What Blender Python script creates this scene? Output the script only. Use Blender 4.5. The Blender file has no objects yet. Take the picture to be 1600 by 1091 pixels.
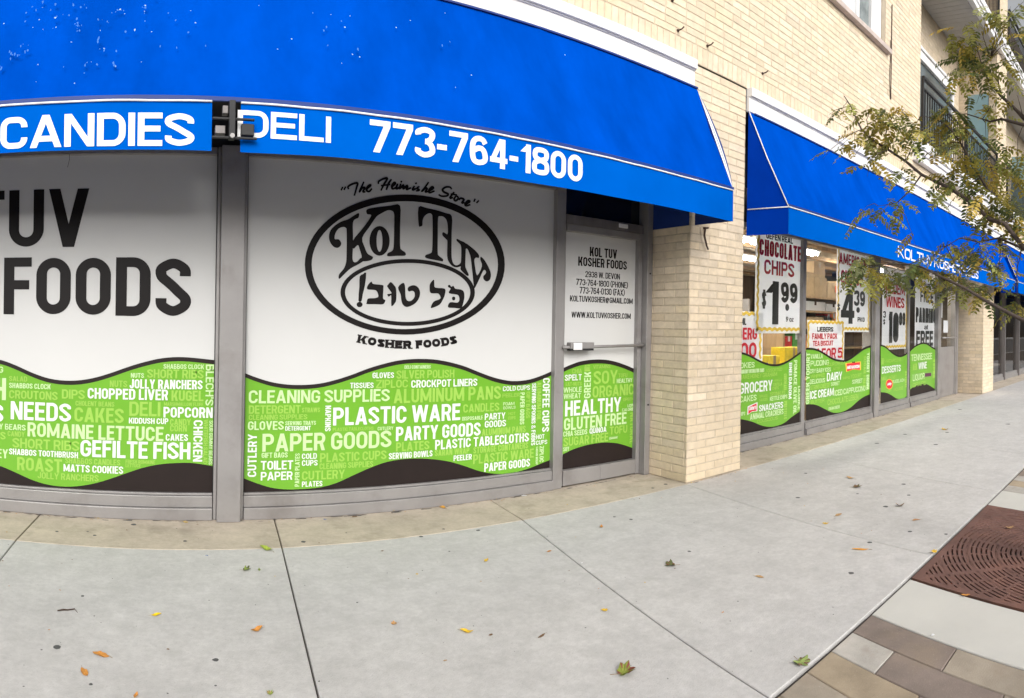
import bpy, math, random, os
from math import sin, cos, tan, atan2, radians, pi, hypot, sqrt
from mathutils import Vector, Matrix, noise
from mathutils.geometry import tessellate_polygon

random.seed(7)
S = bpy.context.scene
COL = S.collection

# ------------------------------------------------------------------ camera
# the photograph is a phone panorama: a cylinder projection, measured from the
# brick courses, sills and joints (f in photo pixels, wall normal at column X0)
F, X0, YH, ROLL, H = 983.42, 267.19, 503.4, -0.0175, 1.33
IW, IH = 1600.0, 1091.0
THC = (800 - X0) / F
cam = bpy.data.cameras.new('camera')
camo = bpy.data.objects.new('camera', cam); COL.objects.link(camo)
cam.type = 'PANO'
cam.panorama_type = 'CENTRAL_CYLINDRICAL'
cam.central_cylindrical_range_u_min = -IW / 2 / F
cam.central_cylindrical_range_u_max = IW / 2 / F
cam.central_cylindrical_range_v_min = -(IH - YH) / F
cam.central_cylindrical_range_v_max = YH / F
cam.central_cylindrical_radius = 1.0
cam.clip_start = 0.05
cam.clip_end = 500
def _yaw(v):
    c, s = cos(THC), sin(THC)
    return Vector((c * v[0] + s * v[1], -s * v[0] + c * v[1], v[2]))
_r = _yaw((cos(ROLL), 0, -sin(ROLL))); _u = _yaw((sin(ROLL), 0, cos(ROLL))); _f = _yaw((0, 1, 0))
M = Matrix((( _r.x, _u.x, -_f.x, 0), (_r.y, _u.y, -_f.y, 0), (_r.z, _u.z, -_f.z, H), (0, 0, 0, 1)))
camo.matrix_world = M
S.camera = camo

# ------------------------------------------------------------------ world, sun, exposure
SUN_EL, SUN_AZ = radians(32), radians(-15)      # azimuth: from -Y (street side) towards +X
world = bpy.data.worlds.new("World"); S.world = world
world.use_nodes = True
nt = world.node_tree
bg = nt.nodes['Background']
sky = nt.nodes.new('ShaderNodeTexSky'); sky.sky_type = 'NISHITA'; sky.sun_disc = False
sky.sun_elevation = SUN_EL
sky.sun_rotation = pi - SUN_AZ
sky.dust_density = 5.0; sky.air_density = 1.0; sky.ozone_density = 1.0
hsv = nt.nodes.new('ShaderNodeHueSaturation'); hsv.inputs['Saturation'].default_value = 0.12
nt.links.new(sky.outputs[0], hsv.inputs['Color']); nt.links.new(hsv.outputs[0], bg.inputs[0])
bg.inputs[1].default_value = 0.15
sl = bpy.data.lights.new('sun', 'SUN'); sl.energy = 1.25; sl.angle = radians(35); sl.color = (1, 0.965, 0.92)
so = bpy.data.objects.new('sun', sl); COL.objects.link(so)
sd = Vector((sin(SUN_AZ) * cos(SUN_EL), -cos(SUN_AZ) * cos(SUN_EL), sin(SUN_EL)))   # towards the sun
so.rotation_euler = sd.to_track_quat('Z', 'Y').to_euler(); so.location = sd * 30
S.view_settings.view_transform = 'Standard'; S.view_settings.look = 'None'
S.view_settings.gamma = 1.0; S.view_settings.exposure = 0.28
S.render.engine = 'CYCLES'
S.cycles.use_denoising = True
S.cycles.max_bounces = 8

# ------------------------------------------------------------------ measuring helpers
def ray(px, py):
    a = (px - 800) / F
    d = (sin(a), cos(a), (YH - py) / F)
    c, s = cos(ROLL), sin(ROLL)
    return _yaw((c * d[0] + s * d[2], d[1], -s * d[0] + c * d[2]))
def onY(px, py, Y):
    d = ray(px, py); t = Y / d.y
    return Vector((d.x * t, Y, d.z * t + H))
def onX(px, py, X):
    d = ray(px, py); t = X / d.x
    return Vector((X, d.y * t, d.z * t + H))
def onZ(px, py, Z=0.0):
    d = ray(px, py); t = (Z - H) / d.z
    return Vector((d.x * t, d.y * t, Z))
def onP(px, py, p0, n):
    d = ray(px, py); o = Vector((0, 0, H)); t = (p0 - o).dot(n) / d.dot(n)
    return o + d * t
def atR(px, py, R):                      # a point R metres away (horizontally)
    d = ray(px, py); t = R / hypot(d.x, d.y)
    return Vector((d.x * t, d.y * t, d.z * t + H))

YB, YG, YA = 3.592, 4.15, 3.16           # brick face, shop glass, awning front
ZP, ZV, ZT = 2.41, 2.165, 3.33           # awning piping, valance hem, canvas top

# ------------------------------------------------------------------ materials
MATS = {}
def srgb(r, g, b):
    f = lambda c: (c / 12.92 if c <= 0.04045 else ((c + 0.055) / 1.055) ** 2.4)
    return (f(r / 255), f(g / 255), f(b / 255))
def mat(name, col, rough=0.5, metal=0.0, var=0.12, scale=6.0, bump=0.0, bscale=80.0, spec=0.5,
        attr=False, speck=0.0, stain=None, sscale=1.5, emit=0.0, streak=False, grain=0.0):
    if name in MATS: return MATS[name]
    m = bpy.data.materials.new(name); m.use_nodes = True
    n = m.node_tree; L = n.links
    b = n.nodes['Principled BSDF']
    b.inputs['Roughness'].default_value = rough
    b.inputs['Metallic'].default_value = metal
    b.inputs['Specular IOR Level'].default_value = spec
    tc = n.nodes.new('ShaderNodeTexCoord')
    vec = tc.outputs['Object']
    if streak:
        mp = n.nodes.new('ShaderNodeMapping'); mp.inputs['Scale'].default_value = (3.0, 3.0, 0.35)
        L.new(vec, mp.inputs['Vector']); vec2 = mp.outputs[0]
    else: vec2 = vec
    base = n.nodes.new('ShaderNodeRGB'); base.outputs[0].default_value = (*col, 1); cur = base.outputs[0]
    def mix(fac, a, c, blend='MIX'):
        x = n.nodes.new('ShaderNodeMix'); x.data_type = 'RGBA'; x.blend_type = blend
        if isinstance(fac, float): x.inputs[0].default_value = fac
        else: L.new(fac, x.inputs[0])
        L.new(a, x.inputs[6]) if not isinstance(a, tuple) else setattr(x.inputs[6], 'default_value', (*a, 1))
        L.new(c, x.inputs[7]) if not isinstance(c, tuple) else setattr(x.inputs[7], 'default_value', (*c, 1))
        return x.outputs[2]
    def noi(sc, det=4, v=None, ro=0.6):
        x = n.nodes.new('ShaderNodeTexNoise'); x.inputs['Scale'].default_value = sc; x.inputs['Detail'].default_value = det
        x.inputs['Roughness'].default_value = ro
        L.new(v or vec2, x.inputs['Vector']); return x.outputs['Fac']
    def ramp(v, lo, hi, a=0.0, c=1.0):
        x = n.nodes.new('ShaderNodeMapRange'); L.new(v, x.inputs[0])
        x.inputs[1].default_value = lo; x.inputs[2].default_value = hi; x.inputs[3].default_value = a; x.inputs[4].default_value = c
        return x.outputs[0]
    if attr:
        at = n.nodes.new('ShaderNodeAttribute'); at.attribute_name = 'tint'
        cur = mix(1.0, cur, at.outputs['Color'], 'MULTIPLY')
    if var:
        v = ramp(noi(scale), 0.3, 0.7, 1 - var, 1 + var)
        cm = n.nodes.new('ShaderNodeCombineColor')
        for i in range(3): L.new(v, cm.inputs[i])
        cur = mix(1.0, cur, cm.outputs[0], 'MULTIPLY')
    if grain:
        for gs in (38, 11):
            v = ramp(noi(gs, 3, vec), 0.3, 0.7, 1 - grain, 1 + grain); cm = n.nodes.new('ShaderNodeCombineColor')
            for i in range(3): L.new(v, cm.inputs[i])
            cur = mix(1.0, cur, cm.outputs[0], 'MULTIPLY')
    if stain:
        f = ramp(noi(sscale, 6, vec), 0.52, 0.72, 0.0, 0.75)
        cur = mix(f, cur, stain)
    if speck:
        f = ramp(noi(140, 2, vec, 0.7), 0.60, 0.75, 0.0, speck)
        cur = mix(f, cur, (0.12, 0.11, 0.10))
        f = ramp(noi(95, 2, vec, 0.7), 0.62, 0.8, 0.0, speck * 0.6)
        cur = mix(f, cur, (0.75, 0.73, 0.7))
    L.new(cur, b.inputs['Base Color'])
    if bump:
        bp = n.nodes.new('ShaderNodeBump'); bp.inputs['Strength'].default_value = bump; bp.inputs['Distance'].default_value = 0.004
        L.new(noi(bscale, 5, vec), bp.inputs['Height']); L.new(bp.outputs[0], b.inputs['Normal'])
    if emit:
        b.inputs['Emission Color'].default_value = (*col, 1); b.inputs['Emission Strength'].default_value = emit
    MATS[name] = m; return m
def glass_mat(name, tint=(0.9, 0.92, 0.92), boost=1.0):
    if name in MATS: return MATS[name]
    m = bpy.data.materials.new(name); m.use_nodes = True; n = m.node_tree; L = n.links
    n.nodes.remove(n.nodes['Principled BSDF'])
    out = n.nodes['Material Output']
    t = n.nodes.new('ShaderNodeBsdfTransparent'); t.inputs[0].default_value = (*tint, 1)
    g = n.nodes.new('ShaderNodeBsdfGlossy'); g.inputs['Roughness'].default_value = 0.02
    fr = n.nodes.new('ShaderNodeFresnel'); fr.inputs[0].default_value = 1.5
    mm = n.nodes.new('ShaderNodeMath'); mm.operation = 'MULTIPLY'; mm.inputs[1].default_value = boost; mm.use_clamp = True
    L.new(fr.outputs[0], mm.inputs[0])
    x = n.nodes.new('ShaderNodeMixShader'); L.new(mm.outputs[0], x.inputs[0]); L.new(t.outputs[0], x.inputs[1]); L.new(g.outputs[0], x.inputs[2])
    L.new(x.outputs[0], out.inputs[0])
    MATS[name] = m; return m

BRICK = mat('cream_brick', (0.69, 0.58, 0.435), 0.85, var=0.10, scale=14, bump=0.5, bscale=120, attr=True, speck=0.22, spec=0.15, stain=(0.66, 0.54, 0.36), sscale=0.9)
MORTAR = mat('mortar', (0.56, 0.47, 0.36), 0.95, var=0.15, scale=20, bump=0.4, bscale=150, spec=0.1)
CONC = mat('sidewalk_concrete', (0.50, 0.487, 0.476), 0.85, var=0.07, scale=2.6, bump=0.45, bscale=160, speck=0.42, grain=0.07, stain=(0.43, 0.42, 0.408), sscale=7.0, spec=0.3)
TANC = mat('tan_concrete', (0.475, 0.41, 0.335), 0.9, grain=0.07, var=0.12, scale=3, bump=0.35, bscale=180, speck=0.3, stain=(0.30, 0.26, 0.20), sscale=4.0, spec=0.2)
BANDC = mat('pale_concrete', (0.52, 0.51, 0.475), 0.85, var=0.05, scale=3, bump=0.2, bscale=220, speck=0.12, spec=0.3)
SOIL = mat('dark_joint', (0.06, 0.05, 0.042), 0.95, var=0.3, scale=40, bump=0.8, bscale=90)
ALU = mat('weathered_aluminium', (0.295, 0.282, 0.276), 0.42, metal=0.3, var=0.08, scale=4, bump=0.06, bscale=60, stain=(0.20, 0.182, 0.172), sscale=3.0)
ALUD = mat('dark_aluminium', (0.17, 0.155, 0.15), 0.45, metal=0.3, var=0.15, scale=5, streak=True)
VINYLW = mat('white_vinyl', (0.60, 0.60, 0.59), 0.2, var=0.02, scale=1.2, spec=0.5)
VGREEN = mat('green_vinyl', (0.145, 0.385, 0.024), 0.28, var=0.03, scale=2)
VDARK = mat('dark_brown_vinyl', (0.018, 0.012, 0.011), 0.45, var=0.1, scale=4, spec=0.25)
LW = mat('white_letter', (0.70, 0.72, 0.70), 0.3, var=0.02)
LP = mat('pale_green_letter', (0.52, 0.70, 0.36), 0.3, var=0.02)
LG = mat('mid_green_letter', (0.30, 0.53, 0.085), 0.3, var=0.02)
LK = mat('black_letter', (0.008, 0.006, 0.006), 0.5, var=0.1, spec=0.2)
LR = mat('red_paint', (0.62, 0.012, 0.03), 0.5, var=0.18, scale=18)
LKP = mat('black_paint', (0.03, 0.033, 0.03), 0.5, var=0.3, scale=18)
YEL = mat('yellow_paint', (0.72, 0.50, 0.06), 0.5, var=0.15, scale=15)
PAPER = mat('white_paper', (0.84, 0.85, 0.87), 0.6, var=0.03, scale=2)
BLUE = mat('blue_canvas', (0.0, 0.059, 0.415), 0.85, var=0.15, scale=1.1, bump=0.25, bscale=300, spec=0.0, streak=True)
BLUEV = mat('lit_valance_canvas', (0.0, 0.098, 0.50), 0.8, var=0.06, scale=2.5, bump=0.12, bscale=400, spec=0.0)  # same fabric as the slope; its stronger light is painted in as brighter blue
SIDEB = mat('shaded_blue_canvas', (0.0, 0.036, 0.37), 0.8, var=0.10, scale=2.5, bump=0.2, bscale=300, spec=0.02)  # same blue fabric; the shade on the side is put into its colour
NAVY = mat('navy_canvas', (0.004, 0.030, 0.19), 0.6, var=0.1, scale=4)
AWHITE = mat('awning_white', (0.82, 0.82, 0.82), 0.45, var=0.04, scale=8)
WTRIM = mat('white_painted_trim', (0.78, 0.77, 0.77), 0.4, var=0.05, scale=2.5, stain=(0.62, 0.60, 0.58), sscale=2.2)
BLACKM = mat('black_metal', (0.012, 0.012, 0.013), 0.6, metal=0.0, var=0.2, scale=10)
RUST = mat('rusty_iron', (0.055, 0.03, 0.02), 0.8, var=0.3, scale=40)
GRATE = mat('brown_cast_iron', (0.155, 0.078, 0.062), 0.7, metal=0.15, var=0.22, scale=5, bump=0.3, bscale=150, stain=(0.21, 0.095, 0.065), sscale=2.5)
GLASS = glass_mat('shop_glass', (0.97, 0.98, 0.98), 1.2)
DGLASS = mat('dark_glass', (0.006, 0.007, 0.010), 0.06, var=0.1, spec=0.7)
STONE = mat('pink_stone_sill', (0.50, 0.42, 0.38), 0.8, var=0.12, scale=8, bump=0.2)
SOFFIT = mat('grey_vinyl_soffit', (0.42, 0.41, 0.40), 0.6, var=0.05)
TEAL = mat('teal_siding', (0.25, 0.39, 0.43), 0.6, var=0.08, scale=3)
CURT = mat('grey_curtain', (0.35, 0.33, 0.33), 0.8, var=0.2, scale=6)
BARK = mat('tree_bark', (0.075, 0.055, 0.045), 0.9, var=0.3, scale=25, bump=0.6, bscale=60)
LEAF = mat('locust_leaf', (1, 1, 1), 0.55, var=0.15, scale=30, attr=True, spec=0.3)
def translucent(m, f):
    n = m.node_tree; L = n.links; b = n.nodes['Principled BSDF']; out = n.nodes['Material Output']
    t = n.nodes.new('ShaderNodeBsdfTranslucent'); x = n.nodes.new('ShaderNodeMixShader'); x.inputs[0].default_value = f
    L.new(b.inputs['Base Color'].links[0].from_socket, t.inputs[0]); L.new(b.outputs[0], x.inputs[1]); L.new(t.outputs[0], x.inputs[2]); L.new(x.outputs[0], out.inputs[0])
translucent(LEAF, .4); translucent(PAPER, .4)
for _m in (VINYLW, VGREEN):
    _m.node_tree.nodes['Principled BSDF'].inputs['Coat Weight'].default_value = 0.3; _m.node_tree.nodes['Principled BSDF'].inputs['Coat Roughness'].default_value = 0.28
DRYLEAF = mat('fallen_leaf', (1, 1, 1), 0.65, var=0.18, scale=60, attr=True, spec=0.25)
WOOD = mat('wood_panel', (0.36, 0.24, 0.13), 0.6, var=0.25, scale=4, streak=True)
DWOOD = mat('dark_wood_panel', (0.13, 0.09, 0.06), 0.6, var=0.25, scale=4, streak=True)
CARD = mat('cardboard', (0.40, 0.29, 0.165), 0.85, var=0.12, scale=6)
GUM = mat('old_gum', (0.085, 0.085, 0.085), 0.8, var=0.2, scale=60)
LAMP = mat('lit_tube', (1.0, 0.95, 0.85), 0.5, var=0.0, emit=45.0)

# ------------------------------------------------------------------ mesh helpers
ORG = {}                                   # world origin of every thing / part
class MB:
    def __init__(s): s.v = []; s.f = []; s.m = []; s.c = []
    def add(s, vs, fs, mi=0, c=None):
        k = len(s.v); s.v += [tuple(v) for v in vs]
        for f in fs: s.f.append(tuple(i + k for i in f)); s.m.append(mi); s.c.append(c)
    def box(s, x0, x1, y0, y1, z0, z1, mi=0, c=None):
        s.add([(x0, y0, z0), (x1, y0, z0), (x1, y1, z0), (x0, y1, z0), (x0, y0, z1), (x1, y0, z1), (x1, y1, z1), (x0, y1, z1)],
              [(0, 1, 5, 4), (1, 2, 6, 5), (2, 3, 7, 6), (3, 0, 4, 7), (4, 5, 6, 7), (3, 2, 1, 0)], mi, c)
    def obox(s, o, a, b, n, mi=0, c=None):     # box from corner o along vectors a, b, n
        o, a, b, n = Vector(o), Vector(a), Vector(b), Vector(n)
        s.add([o, o + a, o + a + b, o + b, o + n, o + a + n, o + a + b + n, o + b + n],
              [(0, 1, 5, 4), (1, 2, 6, 5), (2, 3, 7, 6), (3, 0, 4, 7), (4, 5, 6, 7), (3, 2, 1, 0)], mi, c)
    def tube(s, pts, rad, seg=8, mi=0, cap=True):
        pts = [Vector(p) for p in pts]
        rs = rad if isinstance(rad, (list, tuple)) else [rad] * len(pts)
        k = len(s.v); up = Vector((0.3, 0.2, 1)).normalized()
        for i, p in enumerate(pts):
            t = (pts[min(i + 1, len(pts) - 1)] - pts[max(i - 1, 0)]).normalized()
            a = t.cross(up)
            if a.length < 0.05: a = t.cross(Vector((1, 0, 0)))
            a.normalize(); b = t.cross(a)
            for j in range(seg):
                w = 2 * pi * j / seg
                s.v.append(tuple(p + a * (cos(w) * rs[i]) + b * (sin(w) * rs[i])))
        for i in range(len(pts) - 1):
            for j in range(seg):
                s.f.append((k + i * seg + j, k + i * seg + (j + 1) % seg, k + (i + 1) * seg + (j + 1) % seg, k + (i + 1) * seg + j)); s.m.append(mi); s.c.append(None)
        if cap:
            s.f.append(tuple(k + j for j in range(seg))[::-1]); s.m.append(mi); s.c.append(None)
            e = k + (len(pts) - 1) * seg
            s.f.append(tuple(e + j for j in range(seg))); s.m.append(mi); s.c.append(None)
    def poly(s, pts3, mi=0, holes=(), c=None):
        loops = [[Vector(p) for p in pts3]] + [[Vector(p) for p in h] for h in holes]
        flat = [p for l in loops for p in l]
        s.add(flat, tessellate_polygon(loops), mi, c)
    def build(s, name, mats, parent=None, origin=None, smooth=False, bevel=0.0):
        if not isinstance(mats, (list, tuple)): mats = [mats]
        if parent is not None: org = ORG[parent.name]
        elif origin is not None: org = Vector(origin)
        else: org = Vector((0, 0, 0))
        me = bpy.data.meshes.new(name)
        me.from_pydata([(v[0] - org.x, v[1] - org.y, v[2] - org.z) for v in s.v], [], s.f)
        for m in mats: me.materials.append(m)
        me.polygons.foreach_set('material_index', s.m)
        if smooth: me.polygons.foreach_set('use_smooth', [True] * len(s.f))
        if any(c is not None for c in s.c):
            ca = me.color_attributes.new('tint', 'FLOAT_COLOR', 'CORNER')
            data = []
            for p, c in zip(me.polygons, s.c):
                c = c or (1, 1, 1)
                data += [c[0], c[1], c[2], 1.0] * p.loop_total
            ca.data.foreach_set('color', data)
        me.update()
        o = bpy.data.objects.new(name, me); COL.objects.link(o)
        ORG[o.name] = org
        if parent is not None: o.parent = parent
        else: o.location = org
        if bevel:
            b = o.modifiers.new('bevel', 'BEVEL'); b.width = bevel; b.segments = 2; b.limit_method = 'ANGLE'; b.angle_limit = radians(40)
        return o
def tag(o, label, cat, group=None):
    o['label'] = label; o['category'] = cat
    if group: o['group'] = group
    return o
def thing(name, loc, label, cat, group=None):
    o = bpy.data.objects.new(name, None); COL.objects.link(o); o.location = loc; o.empty_display_size = 0.2
    ORG[o.name] = Vector(loc)
    return tag(o, label, cat, group)
def struct(o): o['kind'] = 'structure'; return o

def catmull(pts, closed=False, n=5):
    P = [Vector(p) for p in pts]; out = []; N = len(P)
    rng = range(N) if closed else range(N - 1)
    for i in rng:
        p0 = P[(i - 1) % N] if closed or i > 0 else P[i]
        p1 = P[i]; p2 = P[(i + 1) % N]
        p3 = P[(i + 2) % N] if closed or i + 2 < N else p2
        for k in range(n):
            t = k / n
            out.append(0.5 * ((2 * p1) + (p2 - p0) * t + (2 * p0 - 5 * p1 + 4 * p2 - p3) * t * t + (3 * p1 - p0 - 3 * p2 + p3) * t ** 3))
    if not closed: out.append(P[-1])
    return out

# ------------------------------------------------------------------ lettering
FONT = None
try:
    FONT = bpy.data.fonts.load(os.path.join(bpy.utils.system_resource('DATAFILES'), 'fonts', 'Inter.woff2'))
except Exception:
    FONT = None
_tc = {}
def glyphs(body, offset=0.02, space=1.0):
    key = (body, offset, space)
    if key in _tc: return _tc[key]
    cu = bpy.data.curves.new('t', 'FONT'); cu.body = body
    if FONT: cu.font = FONT
    cu.fill_mode = 'FRONT'; cu.offset = offset; cu.resolution_u = 3; cu.space_character = space
    ob = bpy.data.objects.new('t', cu)
    me = ob.to_mesh()
    vs = [(v.co.x, v.co.y) for v in me.vertices]; fs = [tuple(p.vertices) for p in me.polygons]
    ob.to_mesh_clear()
    bpy.data.objects.remove(ob); bpy.data.curves.remove(cu)
    xs = [v[0] for v in vs]; ys = [v[1] for v in vs]
    x0, x1, y0, y1 = min(xs), max(xs), min(ys), max(ys)
    w, h = max(x1 - x0, 1e-4), max(y1 - y0, 1e-4)
    _tc[key] = ([((x - x0) / w, (y - y0) / h) for x, y in vs], fs, w, h)
    return _tc[key]
def put_word(mb, body, fn, mi, bold=0.0, offset=0.02, lift=0.0, rot='', space=1.0, jitter=None):
    """fn(u, v, lift) -> point; u, v in 0..1 over the word's box."""
    vs, fs, w, h = glyphs(body, offset, space)
    shifts = (0.0,) if not bold else (-bold / w, bold / w)
    for q, s in enumerate(shifts):
        sc = 1.0 / (1 + 2 * bold / w)
        pts = []
        for (u, v) in vs:
            u = (u + s + bold / w) * sc
            if rot == 'v': a, b = v, 1 - u          # reads downwards
            elif rot == 'u': a, b = 1 - v, u        # reads upwards
            else: a, b = u, v
            pts.append(fn(a, b, lift + q * 0.00025))
        mb.add(pts, fs, mi)
def arc(cx, cy, rx, ry, a0, a1, n=9):
    return [(cx + rx * cos(radians(a0 + (a1 - a0) * i / n)), cy + ry * sin(radians(a0 + (a1 - a0) * i / n))) for i in range(n + 1)]
GW = dict(I=.0, M=1.42, W=1.62, E=.84, F=.82, L=.80, T=.98, J=.85, A=1.12, V=1.10, Y=1.08, X=1.1, K=1.06, N=1.04, O=1.0, Q=1.0, G=1.0)
def gothic(ch, w, t):
    """one condensed gothic capital, cap height 1, width w, stem t: list of polygons-as-strokes ('S', pts) and slanted bars ('Q', ...)"""
    h = t / 2; a, b, lo, hi = h, w - h, h, 1 - h; cx = w / 2
    r = max(min((b - a) / 2, .30), .02); hx = t * .86
    S_ = lambda *p: ('S', list(p)); P = lambda p: ('S', p)
    if ch == 'I': return [S_((h, 0), (h, 1))]
    if ch == 'L': return [S_((a, 0), (a, 1)), S_((t, hx / 2), (w, hx / 2))]
    if ch in 'EF':
        o = [S_((a, 0), (a, 1)), S_((t, 1 - hx / 2), (w, 1 - hx / 2)), S_((t, .52), (w * .92, .52))]
        return o + ([S_((t, hx / 2), (w, hx / 2))] if ch == 'E' else [])
    if ch == 'T': return [S_((cx, 0), (cx, 1 - hx)), S_((0, 1 - hx / 2), (w, 1 - hx / 2))]
    if ch == 'H': return [S_((a, 0), (a, 1)), S_((b, 0), (b, 1)), S_((t, .51), (w - t, .51))]
    if ch in 'OQ0':
        o = [P(arc(b - r, hi - r, r, r, 0, 90) + arc(a + r, hi - r, r, r, 90, 180) + arc(a + r, lo + r, r, r, 180, 270) + arc(b - r, lo + r, r, r, 270, 360) + [(b, hi - r)])]
        return o + ([('Q', w * .55, .22, w * .85, -.08, t)] if ch == 'Q' else [])
    if ch in 'CG':
        r = min(r, .22)
        top = [(b, .66), (b, hi - r)] + arc(b - r, hi - r, r, r, 0, 90) + arc(a + r, hi - r, r, r, 90, 180) + arc(a + r, lo + r, r, r, 180, 270) + arc(b - r, lo + r, r, r, 270, 360)
        return [P(top + [(b, .34)])] if ch == 'C' else [P(top + [(b, .40)]), S_((cx, .46), (w, .46))]
    if ch == 'U': return [P([(a, 1), (a, lo + r)] + arc(a + r, lo + r, r, r, 180, 270) + arc(b - r, lo + r, r, r, 270, 360) + [(b, 1)])]
    if ch == 'J': return [P([(b, 1), (b, lo + r)] + arc(b - r, lo + r, r, r, 0, -90) + arc(a + r, lo + r, r, r, -90, -180) + [(a, .34)])]
    if ch == 'D': return [S_((a, 0), (a, 1)), P([(t, 1 - hx / 2), (b - r, 1 - hx / 2)] + arc(b - r, 1 - hx / 2 - r, r, r, 90, 0) + arc(b - r, hx / 2 + r, r, r, 0, -90) + [(t, hx / 2)])]
    if ch in 'PRB':
        r2 = min(r, .2); bb = b if ch != 'B' else b - .02; m_ = .46 if ch != 'B' else .52
        o = [S_((a, 0), (a, 1)), P([(t, 1 - hx / 2), (bb - r2, 1 - hx / 2)] + arc(bb - r2, 1 - hx / 2 - r2, r2, r2, 90, 0) + arc(bb - r2, m_ + r2, r2, r2, 0, -90) + [(t, m_)])]
        if ch == 'R': o.append(('Q', w - t * 1.12, 0, cx - t * .15, m_, t * 1.08))
        if ch == 'B': o.append(P([(t, m_), (b - r2, m_)] + arc(b - r2, m_ - r2, r2, r2, 90, 0) + arc(b - r2, hx / 2 + r2, r2, r2, 0, -90) + [(t, hx / 2)]))
        return o
    if ch == 'A': return [('Q', 0, 0, cx - t * .56, 1, t * 1.06), ('Q', w - t * 1.06, 0, cx - t * .5, 1, t * 1.06), S_((w * .2, .27), (w * .8, .27))]
    if ch == 'V': return [('Q', cx - t * .54, 0, 0, 1, t * 1.08), ('Q', cx - t * .54, 0, w - t * 1.08, 1, t * 1.08)]
    if ch == 'W': return [('Q', w * .26 - t * .5, 0, 0, 1, t), ('Q', w * .26 - t * .5, 0, cx - t * .5, 1, t), ('Q', w * .74 - t * .5, 0, cx - t * .5, 1, t), ('Q', w * .74 - t * .5, 0, w - t, 1, t)]
    if ch == 'M': return [S_((a, 0), (a, 1)), S_((b, 0), (b, 1)), ('Q', cx - t * .5, .12, 0, 1, t), ('Q', cx - t * .5, .12, w - t, 1, t)]
    if ch == 'N': return [S_((a, 0), (a, 1)), S_((b, 0), (b, 1)), ('Q', w - t * 1.1, 0, 0, 1, t * 1.1)]
    if ch == 'K': return [S_((a, 0), (a, 1)), ('Q', t * .8, .34, w - t * 1.15, 1, t * 1.15), ('Q', w - t * 1.15, 0, t * 1.25, .62, t * 1.1)]
    if ch == 'X': return [('Q', 0, 0, w - t * 1.1, 1, t * 1.1), ('Q', w - t * 1.1, 0, 0, 1, t * 1.1)]
    if ch == 'Y': return [S_((cx, 0), (cx, .44)), ('Q', cx - t * .5, .40, 0, 1, t), ('Q', cx - t * .5, .40, w - t, 1, t)]
    if ch == 'Z': return [S_((0, 1 - hx / 2), (w, 1 - hx / 2)), S_((0, hx / 2), (w, hx / 2)), ('Q', 0, hx, w - t * 1.15, 1 - hx, t * 1.15)]
    if ch in 'S':
        return [('C', [(b, .69), (b - .01, .80), (b - r * .5, hi - .03), (cx, hi), (a + r * .5, hi - .03), (a, .80), (a + .01, .68), (a + (b - a) * .3, .58), (cx, .51), (b - (b - a) * .3, .43), (b, .31), (b - .005, .20), (b - r * .5, lo + .03), (cx, lo), (a + r * .5, lo + .03), (a + .01, .20), (a, .31)])]
    if ch == '3': return [('C', [(a, .72), (a + .01, .82), (cx, hi), (b - .01, .83), (b - .01, .66), (b - r * .6, .54), (cx, .53)]), ('C', [(cx, .53), (b - r * .5, .51), (b, .38), (b, .2), (cx, lo), (a + .01, .18), (a, .3)])]
    if ch == '8': return [('C', [(cx, .53), (a + .02, .62), (a + .02, .84), (cx, hi), (b - .02, .84), (b - .02, .62), (cx, .53)]), ('C', [(cx, .53), (a, .42), (a, .16), (cx, lo), (b, .16), (b, .42), (cx, .53)])]
    if ch == '6': return [('C', [(b - .01, .74), (b - r * .4, hi - .04), (cx, hi), (a + r * .35, hi - .06), (a, .68), (a, .34), (a + r * .3, lo + .05), (cx, lo), (b - r * .2, lo + .06), (b, .3), (b - r * .3, .52), (cx, .58), (a + .03, .48)])]
    if ch == '9': return [('C', [(a + .01, .26), (a + r * .4, lo + .04), (cx, lo), (b - r * .35, lo + .06), (b, .32), (b, .66), (b - r * .3, hi - .05), (cx, hi), (a + r * .2, hi - .06), (a, .7), (a + r * .3, .48), (cx, .42), (b - .03, .52)])]
    if ch == '2': return [('C', [(a, .70), (a + .02, .84), (cx, hi), (b - .01, .84), (b, .70), (b - .05, .58), (cx, .36), (a + .01, .12)]), S_((0, hx / 2), (w, hx / 2))]
    if ch == '5': return [S_((t * .4, 1 - hx / 2), (w * .95, 1 - hx / 2)), S_((a + .02, .5), (a + .02, 1 - hx)), ('C', [(a + .02, .54), (cx, .62), (b - .01, .52), (b, .34), (b - .02, .16), (cx, lo), (a + .01, .14), (a, .26)])]
    if ch == '7': return [S_((0, 1 - hx / 2), (w, 1 - hx / 2)), ('Q', w * .18, 0, w - t * 1.1, 1 - hx, t * 1.1)]
    if ch == '4': return [S_((w * .72, 0), (w * .72, 1)), S_((0, .28), (w, .28)), ('Q', 0, .28, w * .72 - t * .7, 1, t)]
    if ch == '1': return [S_((w - h, 0), (w - h, 1)), ('Q', 0, .72, w - t * 1.1, .93, t * 1.0)]
    if ch == '$': return gothic('S', w, t) + [S_((cx, -.1), (cx, 1.1))]
    if ch == '-': return [S_((0, .42), (w, .42))]
    if ch == '.': return [S_((h, 0), (h, t * 1.1))]
    if ch == "'": return [S_((h, .7), (h, 1))]
    if ch == '(': return [('C', [(w, 1.06), (h, .75), (h, .3), (w, -.06)])]
    if ch == ')': return [('C', [(0, 1.06), (w - h, .75), (w - h, .3), (0, -.06)])]
    if ch == '&': return [('C', [(w, .02), (cx, .45), (a + .03, .78), (cx - .02, hi), (b - .1, .80), (a, .36), (a + .03, .14), (cx, lo), (b - .02, .2), (w - .02, .48)])]
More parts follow.
